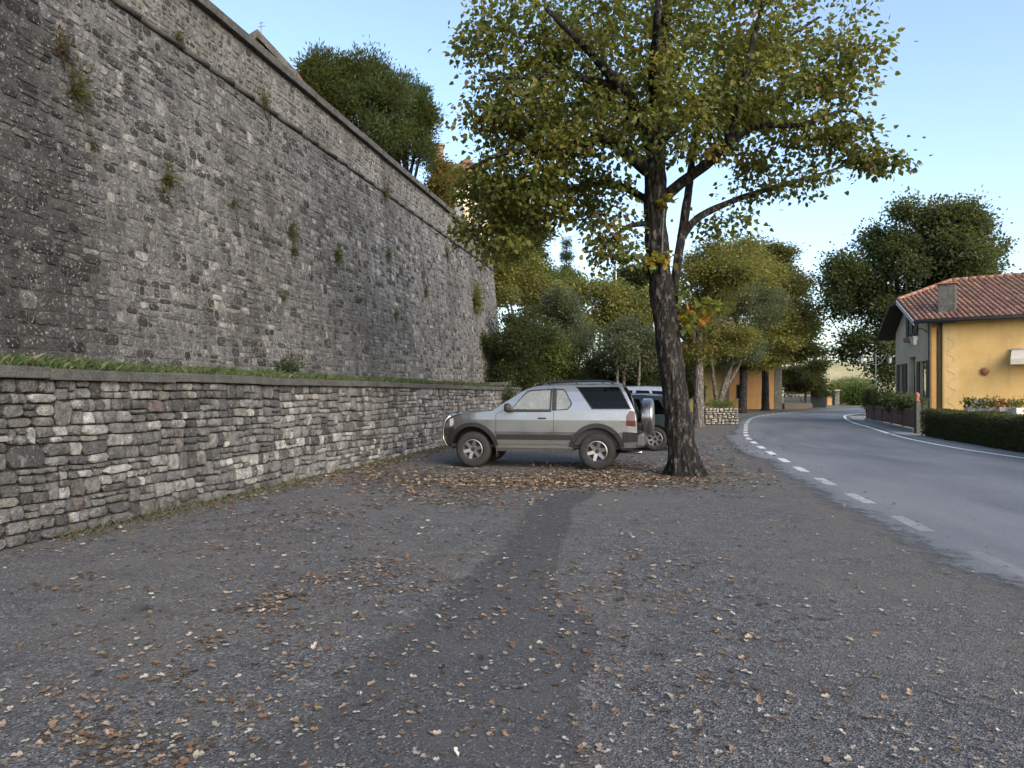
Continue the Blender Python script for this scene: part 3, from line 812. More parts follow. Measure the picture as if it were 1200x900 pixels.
tree('lime_tree', 'large autumn lime tree with leaning dark trunk beside the silver car', 'tree', (bx, by, 0), limbs, ells, 1480, 31, .081, LIME, 3,
     spread=.175, flat=.45, droop=.5, sides=16, step=.1, twig_r=.006, rough=.13, bare=.08)
# shoots with turning leaves low on the trunk
bush('trunk_shoots', 'yellow and orange leafy shoots sprouting from the lime trunk', 'shoots', tuple(T(797, 385, .15)), [(tuple(T(812, 372, -.05)), (.26, .22, .4), 3), (tuple(T(832, 358, 0)), (.16, .16, .14), 1), (tuple(T(800, 345, .0)), (.12, .15, .3), 1)],
     34, 7, .12, [((.13, .15, .02), 4), ((.3, .19, .02), 3), ((.4, .14, .03), 1.2), ((.06, .09, .02), 2)], 8, stems=4, tmpl='heart', spread=.1, twig_r=.004)
bush('trunk_shoots', 'few yellowing leaves growing from the fork of the lime trunk', 'shoots', tuple(T(772, 318, -.2)), [(tuple(T(772, 305, -.33)), (.22, .1, .12), 2), (tuple(T(778, 235, -.32)), (.12, .06, .25), 1)],
     16, 6, .11, [((.15, .15, .02), 4), ((.3, .19, .02), 2), ((.06, .09, .02), 3)], 9, stems=2, tmpl='heart', spread=.09, twig_r=.003)
# ---------------------------------------------------------------- cars
def mat_paint_car(name, c, metal=.75, rough=.32):
    t = NT(name); n = t.noise(3, 5, .6); n2 = t.noise(900, 2)
    col = t.mix(t.ramp(n, [(.4, 0), (.75, .22)]), c, tuple(x * .6 + .05 for x in c))
    m = t.fin(col, t.ramp(n, [(.35, rough), (.75, rough + .16)]), None, metal)
    t.b.inputs['Coat Weight'].default_value = .6; t.b.inputs['Coat Roughness'].default_value = .08
    return m
mat_paint_car('silver_paint', (.27, .275, .28), .9, .24); mat_paint_car('grey_cladding', (.15, .15, .147), .5, .45)
mat_paint_car('teal_paint', (.016, .024, .026), .5, .3); mat_paint_car('pale_silver_paint', (.34, .35, .37))
simple('black_plastic', (.009, .009, .01), .6, 0, .2, 8); simple('tyre_rubber', (.014, .014, .014), .85, 0, .3, 14, .3)
simple('alloy', (.3, .3, .31), .33, .9, .12, 9); simple('dark_interior', (.02, .02, .021), .8, 0, .2, 5); simple('chrome_tube', (.5, .5, .47), .22, 1, .1, 5)
simple('seat_fabric', (.045, .047, .05), .9, 0, .2, 20)
def mat_glass(name, tint, dust_glare, dust_glare_c=(.42, .45, .43), ior=1.5):
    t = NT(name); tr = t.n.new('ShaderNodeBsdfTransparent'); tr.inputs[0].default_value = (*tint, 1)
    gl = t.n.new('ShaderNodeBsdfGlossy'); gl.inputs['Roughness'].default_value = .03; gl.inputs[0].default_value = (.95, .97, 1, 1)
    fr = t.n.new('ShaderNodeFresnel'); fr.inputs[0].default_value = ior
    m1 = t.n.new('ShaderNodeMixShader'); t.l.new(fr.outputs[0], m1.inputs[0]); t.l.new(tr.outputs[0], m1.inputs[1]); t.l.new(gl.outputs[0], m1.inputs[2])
    df = t.n.new('ShaderNodeBsdfDiffuse'); df.inputs[0].default_value = (*dust_glare_c, 1)  # diffuse share
    m2 = t.n.new('ShaderNodeMixShader'); t.l.new(t.ramp(t.noise(4, 4), [(.3, dust_glare * .8), (.7, dust_glare * 1.15)]), m2.inputs[0])
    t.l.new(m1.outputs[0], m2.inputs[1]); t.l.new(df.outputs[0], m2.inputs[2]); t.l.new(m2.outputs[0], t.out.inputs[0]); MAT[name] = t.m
mat_glass('sky_glare_glass', (.7, .78, .75), .3, (.5, .55, .54), 1.6); mat_glass('tinted_glass', (.04, .05, .05), .01, (.1, .1, .1), 1.28); mat_glass('clear_glass', (.75, .8, .8), .05)  # first one: strong whitish diffuse paints in sky reflected by the side windows
def mat_lens(name, c):
    t = NT(name); t.fin(c, .12, t.bump(t.vor(70), .3, .004)); t.b.inputs['Coat Weight'].default_value = .8
mat_lens('tail_lens', (.075, .003, .005)); mat_lens('head_lens', (.35, .36, .37))

def fill2d(poly, holes=(), xs=(), zs=()):
    bm = bmesh.new(); edges = []
    for loop in [poly, *holes]:
        vs = [bm.verts.new((x, 0, z)) for x, z in loop]
        for i in range(len(vs)): edges.append(bm.edges.new((vs[i], vs[(i + 1) % len(vs)])))
    bmesh.ops.triangle_fill(bm, use_beauty=True, use_dissolve=False, edges=edges, normal=(0, -1, 0))
    for x in xs:
        bmesh.ops.bisect_plane(bm, geom=bm.verts[:] + bm.edges[:] + bm.faces[:], plane_co=(x, 0, 0), plane_no=(1, 0, 0), dist=1e-5)
    for z in zs:
        bmesh.ops.bisect_plane(bm, geom=bm.verts[:] + bm.edges[:] + bm.faces[:], plane_co=(0, 0, z), plane_no=(0, 0, 1), dist=1e-5)
    return bm

class Car:
    def __init__(s, name, label, loc, rz, wtab, ends, paint, L):
        s.root = empty(name, loc, rz); tag(s.root, label, 'car'); s.wt = wtab; s.ends = ends; s.paint = paint
        s.xs = [ends[0] + (ends[1] - ends[0]) * k / 14 for k in range(1, 14)]
        s.zs = [z for z, _ in wtab[1:-1]]
    def w(s, x, z):
        t = s.wt; z = max(t[0][0], min(t[-1][0], z))
        for (z0, w0), (z1, w1) in zip(t, t[1:]):
            if z <= z1: ww = w0 + (w1 - w0) * (z - z0) / (z1 - z0); break
        r, f = s.ends; L = f - r
        if x > f - .7: ww *= 1 - .13 * ((x - f + .7) / .7) ** 2
        if x < r + .35: ww *= 1 - .05 * ((r + .35 - x) / .35) ** 2
        if x < r + 1.9: ww *= 1 - .015 * ((r + 1.9 - x) / 1.9)
        return ww
    def side(s, poly, off, side, holes=(), rim=0.0):
        bm = fill2d(poly, holes, s.xs, s.zs); V = []; Fc = []
        bm.verts.index_update(); bm.verts.ensure_lookup_table()
        for v in bm.verts: V.append((v.co.x, side * (s.w(v.co.x, v.co.z) + off), v.co.z))
        for f in bm.faces: Fc.append(tuple(v.index for v in f.verts))
        if rim:
            n = len(V)
            for v in bm.verts: V.append((v.co.x, side * (s.w(v.co.x, v.co.z) + off - rim), v.co.z))
            for e in bm.edges:
                if len(e.link_faces) == 1: a, b = e.verts[0].index, e.verts[1].index; Fc.append((a, b, b + n, a + n))
        bm.free(); return V, Fc
    def panel(s, name, poly, off, mat, sides=(1, -1), rim=.01, holes=(), parent=None, smooth=False):
        for sd in sides:
            V, Fc = s.side(poly, off, sd, holes, rim); o = mobj(name, V, Fc, MAT[mat], parent or s.root, smooth=smooth)
            last = o
        return last
    def cross(s, pts, crown=.035, n=10, inset=0.0):
        """strip across the car following profile points"""
        V = []; Fc = []
        for x, z in pts:
            w = s.w(x, z) - inset
            for k in range(n + 1):
                y = -w + 2 * w * k / n; t = y / w; V.append((x + (-.06 * t * t if x > s.ends[1] - .9 else 0) * 0, y, z + crown * (1 - t * t)))
        for i in range(len(pts) - 1):
            for k in range(n): a = i * (n + 1) + k; Fc.append((a, a + 1, a + n + 2, a + n + 1))
        return V, Fc
    def wheel(s, x, side, track, rad, wid, rimr, spokes, sw):
        M = Matrix.Translation((x, side * (track - wid / 2), rad)) @ Matrix.Rotation(math.radians(-90 * side), 4, 'X')
        h = wid / 2; mb = MB()
        mb.lathe([(rimr, -h * .9), (rimr + .02, -h), (rad - .05, -h), (rad - .012, -h * .8), (rad, -h * .5), (rad, h * .5), (rad - .012, h * .8), (rad - .05, h), (rimr + .03, h * .98), (rimr, h * .86), (rimr - .01, h * .5)], 40, M)
        ty = mb.build('wheel', MAT['tyre_rubber'], s.root, True)
        mb = MB()
        mb.lathe([(rimr - .004, h * .2), (rimr - .002, h * .9), (rimr - .016, h * .93), (rimr - .028, h * .8), (rimr - .032, h * .2)], 40, M)
        for k in range(spokes):
            a = 2 * math.pi * k / spokes + .26; R_ = M @ Matrix.Rotation(a, 4, 'Z')
            w0, w1 = sw; p = [(.04, -w0, h * .62), (rimr - .02, -w1, h * .78), (rimr - .02, w1, h * .78), (.04, w0, h * .62)]
            mb.prism([R_ @ Vector(q) for q in p], (R_.to_3x3() @ Vector((0, 0, .03))))
        mb.lathe([(.085, h * .5), (.085, h * .74), (.06, h * .8), (0.0001, h * .8)], 20, M)
        mb.build('rim', MAT['alloy'], ty)
        mb = MB(); mb.lathe([(.0001, h * .3), (rimr - .03, h * .3), (rimr - .03, h * .2)], 24, M); mb.build('brake_backing', MAT['black_plastic'], ty)
        mb = MB(); mb.lathe([(.04, h * .8), (.04, h * .86), (.0001, h * .87)], 16, M); mb.build('hub_cap', MAT['black_plastic'], ty)
    def seats(s, xs, zc, zt):
        for x in xs:
            for y in (-.36, .36):
                mb = MB(); mb.box(x - .25, x + .25, y - .24, y + .24, zc - .12, zc + .06, .05)
                M = Matrix.Translation((x - .25, y, zc)) @ Matrix.Rotation(-.22, 4, 'Y')
                mb.box(-.07, .06, -.24, .24, 0, zt - zc - .2, .05, M); mb.box(-.06, .04, -.13, .13, zt - zc - .17, zt - zc, .04, M)
                mb.build('seat', MAT['seat_fabric'], s.root, True)

def arc(cx, cz, r, a0, a1, n):
    return [(cx + r * math.cos(math.radians(a0 + (a1 - a0) * k / n)), cz + r * math.sin(math.radians(a0 + (a1 - a0) * k / n))) for k in range(n + 1)]

def build_suv():
    rear = Vector(gnd(700.2, 551.4)); front = Vector(gnd(555, 546.8)); fw = (front - rear).normalized()
    mid = (rear + front) / 2; fw = (fw + Vector((-.08, -.26)) * .35).normalized(); rear = mid - fw * 1.23
    left = Vector((-fw.y, fw.x)); org = rear - left * .80
    c = Car('parked_suv', 'silver three door off-road car with spare wheel on its tailgate', (org.x, org.y, 0), math.atan2(fw.y, fw.x),
            [(.34, .80), (.55, .845), (.72, .862), (.95, .862), (1.12, .845), (1.2, .828), (1.32, .80), (1.5, .745), (1.62, .69), (1.68, .655)], (-.87, 3.05), 'silver_paint', 3.9)
    ra, fa = arc(0, .36, .455, 172, 8, 14), arc(2.46, .36, .455, 172, 8, 14)
    top = [(2.95, .94), (2.9, .99), (2.72, 1.045), (2.4, 1.085), (2.06, 1.125)]
    ws = [(2.06, 1.125), (1.75, 1.325), (1.42, 1.535)]
    roof = [(1.42, 1.535), (1.28, 1.585), (1.05, 1.625), (.5, 1.655), (-.1, 1.66), (-.36, 1.648), (-.46, 1.62)]
    rw = [(-.46, 1.62), (-.56, 1.46), (-.70, 1.17)]
    tail = [(-.70, 1.17), (-.745, 1.0), (-.76, .74)]
    outline = [(-.74, .46)] + ra + fa + [(2.94, .46), (3.0, .55), (3.0, .76), (2.95, .80)] + top + ws[1:] + roof[1:] + rw[1:] + tail[1:]
    wf = [(1.69, 1.135), (1.53, 1.34), (1.385, 1.505), (1.30, 1.535), (.875, 1.56), (.885, 1.135)]
    wq = [(.80, 1.135), (.795, 1.558), (.66, 1.555), (.60, 1.50), (.485, 1.29), (.49, 1.23), (.56, 1.15)]
    wr = [(.10, 1.16), (.38, 1.56), (.43, 1.595), (-.40, 1.6), (-.44, 1.57), (-.645, 1.165)]
    body = MB()
    for sd in (1, -1): body.add(*c.side(outline, 0, sd, (wf, wq, wr)))
    for ch in (top, roof, tail): body.add(*c.cross(ch))
    body.add(*c.cross([(3.0, .55), (3.0, .76), (2.95, .80), (2.95, .94)], 0)); body.add(*c.cross([(-.76, .74), (-.74, .46)], 0))
    body.add(*c.cross([(-.46, 1.62), (-.50, 1.555)], .03)); body.add(*c.cross([(1.46, 1.512), (1.42, 1.535)], .035))
    body.build('body', MAT['silver_paint'], c.root, False)
    # underside and wheel housings
    mb = MB(); mb.box(-.72, 2.95, -.74, .74, .40, .46)
    for x in (0, 2.46):
        for sd in (1, -1):
            a = arc(x, .36, .452, 180, 0, 14); V = []; Fc = []
            for (px, pz) in a: V += [(px, sd * .40, pz), (px, sd * (c.w(px, pz) - .004), pz)]
            mb.add(V, [(2 * i, 2 * i + 1, 2 * i + 3, 2 * i + 2) for i in range(14)]); mb.add([(px, sd * .41, pz) for px, pz in a], [tuple(range(15))])
    mb.build('underbody', MAT['black_plastic'], c.root)
    mb = MB(); mb.box(-.7, 2.0, -.78, .78, .47, .9); mb.box(1.75, 2.1, -.75, .75, .9, 1.1, .04)
    mb.build('interior', MAT['dark_interior'], c.root); c.seats((1.1, .2), .95, 1.5)
    # glass
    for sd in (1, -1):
        for nm, poly, mt in (('door_window', wf, 'sky_glare_glass'), ('quarter_window', wq, 'sky_glare_glass'), ('rear_side_window', wr, 'tinted_glass')):
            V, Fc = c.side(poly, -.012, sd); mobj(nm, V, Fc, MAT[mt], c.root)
    V, Fc = c.cross(ws, .035, inset=.03); mobj('windscreen', V, Fc, MAT['clear_glass'], c.root, smooth=True)
    V, Fc = c.cross([(-.50, 1.555), (-.70, 1.17)], .02, inset=.05); mobj('rear_window', V, Fc, MAT['tinted_glass'], c.root)
    def ringpoly(poly, d):
        cx = sum(p[0] for p in poly) / len(poly); cz = sum(p[1] for p in poly) / len(poly)
        return [(cx + (x - cx) * (1 - d / max(.1, abs(x - cx) + .15)), cz + (z - cz) * (1 - d / max(.1, abs(z - cz) + .15))) for x, z in poly]
    for poly, d in ((wf, .035), (wq, .03), (wr, .03)):
        c.panel('window_seal', poly, .004, 'black_plastic', holes=(ringpoly(poly, d),), rim=.016)
    c.panel('window_seal', [(1.72, 1.10), (1.70, 1.138), (.88, 1.14), (.88, 1.105)], .006, 'black_plastic')
    # pillar between door and quarter window
    c.panel('door_pillar', [(.872, 1.13), (.872, 1.57), (.80, 1.57), (.80, 1.13)], .004, 'black_plastic')
    # rub strip, flares, cladding
    c.panel('rub_strip', [(1.985, .565), (1.96, .665), (.47, .665), (.49, .565)], .02, 'black_plastic', rim=.03)
    c.panel('lower_cladding', [(1.99, .40), (1.985, .555), (.49, .555), (.455, .40)], .010, 'grey_cladding', rim=.02)
    c.panel('cladding_line', [(1.985, .47), (1.985, .482), (.475, .482), (.475, .47)], .014, 'silver_paint', rim=.01)
    c.panel('sill', [(1.98, .335), (1.98, .395), (.47, .395), (.47, .335)], .03, 'silver_paint', rim=.06)
    for x in (0, 2.46):
        outer = arc(x, .36, .535, 170, 10, 18); inner = arc(x, .36, .452, 8, 172, 18)
        c.panel('fender_flare', outer + inner, .035, 'black_plastic', rim=.06)
    c.panel('rear_bumper', [(-.47, .53), (-.74, .55), (-.84, .55), (-.845, .72), (-.50, .735)], .012, 'black_plastic', rim=.05)
    mb = MB(); mb.box(-.90, -.74, -.83, .83, .45, .715, .04); mb.build('bumper_bar', MAT['grey_cladding'], c.root, False)
    c.panel('rear_valance', [(-.44, .42), (-.84, .44), (-.84, .545), (-.475, .525)], .008, 'grey_cladding', rim=.03)
    mb = MB(); mb.box(2.93, 3.05, -.76, .76, .46, .80, .04); mb.build('front_bumper', MAT['black_plastic'], c.root)
    c.panel('front_bumper_end', [(2.90, .46), (2.93, .56), (2.99, .56), (2.99, .77), (2.86, .80), (2.84, .72)], .012, 'black_plastic', rim=.04)
    c.panel('tail_light', [(-.56, .85), (-.735, .84), (-.715, 1.12), (-.62, 1.14), (-.555, 1.03)], .012, 'tail_lens', rim=.03)
    c.panel('headlight', [(2.95, .81), (2.945, .95), (2.875, .97), (2.86, .90), (2.88, .83)], .006, 'head_lens', rim=.02)
    mb = MB(); mb.box(2.955, 2.99, -.62, .62, .79, .95, .015); mb.build('grille', MAT['black_plastic'], c.root)
    # seams
    for poly in ([(1.985, .665), (1.985, 1.06), (1.977, 1.06), (1.977, .665)], [(.838, .40), (.838, 1.12), (.830, 1.12), (.830, .40)], [(1.985, 1.06), (1.72, 1.2), (1.715, 1.195), (1.98, 1.055)]):
        c.panel('door_seam', poly, .0015, 'black_plastic', rim=0)
    for sd in (1, -1):
        p = [(.98 + .16 * t, sd * (c.w(1.0, .985) + .025 * math.sin(math.pi * t)), .985) for t in (0, .25, .5, .75, 1)]
        mb = MB(); mb.tube(p, .013, 6); mb.build('door_handle', MAT['black_plastic'], c.root, True)
        # mirror
        mb = MB(); y = sd * (c.w(1.7, 1.17)); M = Matrix.Translation((1.72, y + sd * .13, 1.19)) @ Matrix.Rotation(sd * .15, 4, 'Z')
        mb.box(-.055, .065, -.10, .10, -.085, .085, .045, M); mo = mb.build('mirror', MAT['black_plastic'], c.root, True)
        mb = MB(); mb.tube([(1.72, y, 1.13), (1.72, y + sd * .08, 1.15)], .025, 6); mb.build('mirror_arm', MAT['black_plastic'], mo, True)
        # roof rail
        pts = [(1.18, sd * .60, 1.615), (1.05, sd * .60, 1.685), (.85, sd * .60, 1.70), (-.05, sd * .60, 1.715), (-.22, sd * .60, 1.70), (-.32, sd * .60, 1.65)]
        mb = MB(); mb.tube(pts, .017, 8)
        for x in (.95, .42, -.1): mb.tube([(x, sd * .60, 1.64), (x, sd * .60, 1.70)], .02, 6)
        mb.build('roof_rail', MAT['black_plastic'], c.root, True)
        # mud flap
        mb = MB(); mb.box(1.965, 1.985, sd * .70 - .12, sd * .70 + .12, .22, .48, .004); mb.build('mud_flap', MAT['black_plastic'], c.root)
        for x in (0, 2.46): c.wheel(x, sd, .845, .355, .235, .205, 6, (.035, .03))
    # bull bar
    mb = MB()
    for sd in (1, -1):
        mb.tube([(2.98, sd * .62, .40), (3.07, sd * .63, .44), (3.13, sd * .63, .56), (3.13, sd * .63, .76), (3.08, sd * .62, .93), (3.01, sd * .60, 1.0), (2.97, sd * .56, 1.0)], .033, 8)
    mb.tube([(3.01, -.60, 1.0), (3.06, 0, 1.02), (3.01, .60, 1.0)], .03, 8); mb.tube([(3.13, -.63, .62), (3.16, 0, .62), (3.13, .63, .62)], .028, 8)
    tag(mb.build('bull_bar', MAT['chrome_tube'], c.root, True))
    # spare wheel with hard cover
    M = Matrix.Translation((-.80, -.05, 1.0)) @ Matrix.Rotation(math.radians(-90), 4, 'Y')
    mb = MB(); mb.lathe([(.30, .0), (.345, .02), (.365, .06), (.368, .19), (.355, .225), (.31, .25), (.15, .262), (.0001, .265)], 40, M); mb.build('spare_wheel_cover', MAT['silver_paint'], c.root, True)
    mb = MB(); mb.tube([(-.74, -.05, 1.0), (-.83, -.05, 1.0)], .12, 12); mb.build('spare_wheel_bracket', MAT['black_plastic'], c.root)
    c.panel('fuel_flap', arc(-.40, .95, .085, 0, 345, 18), .003, 'silver_paint', sides=(1,), rim=.008)
    # exhaust, tow hitch, axle
    mb = MB(); mb.tube([(-.2, .45, .33), (-.75, .5, .33), (-.84, .52, .32)], .03, 8); mb.build('exhaust_pipe', MAT['chrome_tube'], c.root, True)
    mb = MB(); mb.tube([(0, -.7, .355), (0, .7, .355)], .05, 8); mb.lathe([(.0001, -.14), (.1, -.1), (.14, 0), (.1, .1), (.0001, .14)], 12, Matrix.Translation((0, .05, .355))); mb.build('rear_axle', MAT['black_plastic'], c.root)
    return c
build_suv()

def build_hatch(name, label, wheel_px, wheel_py, heading, paint, H, L, tail_over, seg, seed):
    cx, cy = gnd(wheel_px, wheel_py); fw = Vector((math.cos(heading), math.sin(heading))); left = Vector((-fw.y, fw.x)); W2 = .82
    org = Vector((cx, cy)) - left * (W2 - .05)
    f = L - tail_over; wb = f - .82
    c = Car(name, label, (org.x, org.y, 0), heading, [(.2, W2 - .07), (.4, W2 - .01), (.62, W2), (.9, W2 - .015), (H * .64, W2 - .05), (H * .8, W2 - .13), (H, W2 - .25)], (-tail_over, f), paint, L)
    bz = H * .645; R_ = .37; wz = .305
    ra, fa = arc(0, wz, R_, 172, 8, 12), arc(wb, wz, R_, 172, 8, 12)
    hood = [(f - .03, .68), (f - .12, .78), (f - .5, .90), (f - 1.0, bz - .02)]
    ws = [(f - 1.0, bz - .02), (f - 1.75, H - .06)]
    roof = [(f - 1.75, H - .06), (f - 2.1, H - .01), (f - 2.8, H), (-tail_over + .55, H - .03), (-tail_over + .30, H - .09)]
    rw = [(-tail_over + .30, H - .09), (-tail_over + .08, bz + .02)]
    tail = [(-tail_over + .08, bz + .02), (-tail_over + .03, .75), (-tail_over, .62), (-tail_over + .02, .32)]
    outline = [tail[-1]] + ra + fa + [(f - .06, .26), (f, .42)] + hood + ws[1:] + roof[1:] + rw[1:] + tail[1:-1]
    top = H - .12; zb = bz
    xr0 = -tail_over + .42
    wA = [(f - 1.18, zb), (f - 1.78, top), (f - 2.45, top + .015), (f - 2.42, zb)]
    wB = [(f - 2.52, zb), (f - 2.55, top + .015), (.42, top), (.26, zb)] if .26 < f - 2.6 else [(f - 2.52, zb), (f - 2.55, top), (f - 2.75, top), (f - 2.8, zb)]
    wC = [(.18, zb), (.34, top), (xr0 + .12, top - .02), (xr0 - .10, zb + .02)]
    holes = (wA, wB, wC); body = MB()
    for sd in (1, -1): body.add(*c.side(outline, 0, sd, holes))
    for ch in (hood, roof, tail): body.add(*c.cross(ch, .04))
    body.add(*c.cross([(f - .06, .26), (f, .42), (f - .03, .68)], 0))
    body.build('body', MAT[paint], c.root)
    for sd in (1, -1):
        for nm, poly in (('front_window', wA), ('rear_door_window', wB), ('quarter_window', wC)):
            V, Fc = c.side(poly, -.01, sd); mobj(nm, V, Fc, MAT['tinted_glass'], c.root)
        for x in (0, wb): c.wheel(x, sd, W2 - .02, wz, .19, .20, 7, (.028, .022))
    for nm, ch in (('windscreen', ws), ('rear_window', rw)):
        V, Fc = c.cross(ch, .04, inset=.04); mobj(nm, V, Fc, MAT['tinted_glass'], c.root)
    c.panel('tail_light', [(-tail_over + .02, .72), (-tail_over + .06, bz), (-tail_over + .2, bz - .03), (-tail_over + .2, .8)], .006, 'tail_lens', rim=.015)
    c.panel('headlight', [(f - .04, .62), (f - .1, .76), (f - .45, .84), (f - .38, .7)], .006, 'head_lens', rim=.015)
    c.panel('rub_strip', [(wb - .42, .48), (wb - .42, .54), (.42, .54), (.42, .48)], .012, 'black_plastic')
    mb = MB(); mb.box(-tail_over + .05, f - .05, -W2 + .12, W2 - .12, .2, .34); mb.box(-tail_over + .1, f - 1, -W2 + .1, W2 - .1, .34, .7)
    for x in (0, wb):
        for sd in (1, -1):
            a = arc(x, wz, R_ - .003, 180, 0, 12); V = []
            for (px, pz) in a: V += [(px, sd * .45, pz), (px, sd * (c.w(px, pz) - .004), pz)]
            mb.add(V, [(2 * i, 2 * i + 1, 2 * i + 3, 2 * i + 2) for i in range(12)]); mb.add([(px, sd * .46, pz) for px, pz in a], [tuple(range(13))])
    mb.build('underbody', MAT['black_plastic'], c.root); c.seats((f - 2.3, .5), .72, H - .2)
    mb = MB()
    for sd in (1,): mb.box(f - 1.32, f - 1.2, W2 - .03, W2 + .13, zb - .02, zb + .11, .04)
    mb.build('mirror', MAT['black_plastic'], c.root)
    return c
_h = math.radians(163)
build_hatch('parked_hatchback', 'dark teal hatchback partly hidden behind the lime trunk', 767.5, 528.5, _h, 'teal_paint', 1.44, 3.75, .62, 2, 1)
build_hatch('parked_minivan', 'pale silver minivan beyond the teal hatchback', 776, 517, _h, 'pale_silver_paint', 1.68, 4.1, .72, 2, 2)
# ---------------------------------------------------------------- buildings
def mat_plaster(name, c, stain=.3, streaky=True):
    t = NT(name); n = t.noise(1.2, 6, .6); n2 = t.noise(40, 4); n3 = t.noise(1.0, 5, .6, t.co('Object', (3.2, 3.2, .35)))
    col = t.mix(t.ramp(n, [(.35, 0), (.7, 1)]), tuple(x * .86 for x in c), tuple(min(1, x * 1.08) for x in c))
    col = t.mix(t.math('MULTIPLY', t.ramp(n3, [(.52, 0), (.75, 1)]), stain), col, tuple(x * .45 for x in c))
    return t.fin(col, .9, t.bump(n2, .25, .01))
mat_plaster('yellow_plaster', (.6, .4, .15), .35); mat_plaster('grey_plaster', (.56, .48, .33), .3); mat_plaster('orange_plaster', (.34, .19, .075), .5)
mat_plaster('cream_plaster', (.62, .52, .36), .25); mat_plaster('pale_trim', (.6, .42, .18), .15)
mat_plaster('orange_trim', (.5, .27, .08), .15); mat_plaster('olive_plaster', (.16, .13, .05), .2)
simple('dark_shutter', (.035, .022, .016), .6, 0, .3, 14); simple('gutter_metal', (.075, .07, .065), .5, .5, .25, 9); simple('terracotta', (.24, .1, .06), .85, 0, .3, 12, .3)
simple('red_board', (.075, .02, .014), .7, 0, .35, 7, .2); simple('white_metal', (.55, .55, .53), .5, 0, .15, 9); simple('awning_canvas', (.45, .42, .36), .9, 0, .12, 12)
simple('concrete_grey', (.24, .235, .22), .92, 0, .25, 6, .4); simple('dark_iron', (.02, .024, .022), .5, .3, .3, 9); simple('lamp_green', (.05, .075, .06), .5, .3, .2, 9)
simple('milk_glass', (.26, .27, .26), .3, 0, .05, 5); simple('eaves_wood', (.035, .026, .018), .85, 0, .3, 12, .2); simple('planter_white', (.48, .45, .4), .8, 0, .15, 10)
def mat_tile(name):
    t = NT(name); c = t.attr(); n = t.noise(5, 5, .65); n2 = t.noise(30, 4)
    c = t.mix(t.ramp(n, [(.4, .35), (.62, 0)]), c, (.11, .07, .05)); c = t.mix(t.ramp(n2, [(.6, 0), (.72, .35)]), c, (.3, .25, .2))
    return t.fin(c, .9, t.bump(n2, .4, .01))
mat_tile('roof_tile'); simple('weathered_tile', (.15, .085, .06), .9, 0, .35, 3, .4); simple('old_brick', (.2, .1, .065), .9, 0, .35, 6, .4)
mat_glass('pane_glass', (.05, .06, .065), .06, (.12, .13, .14))

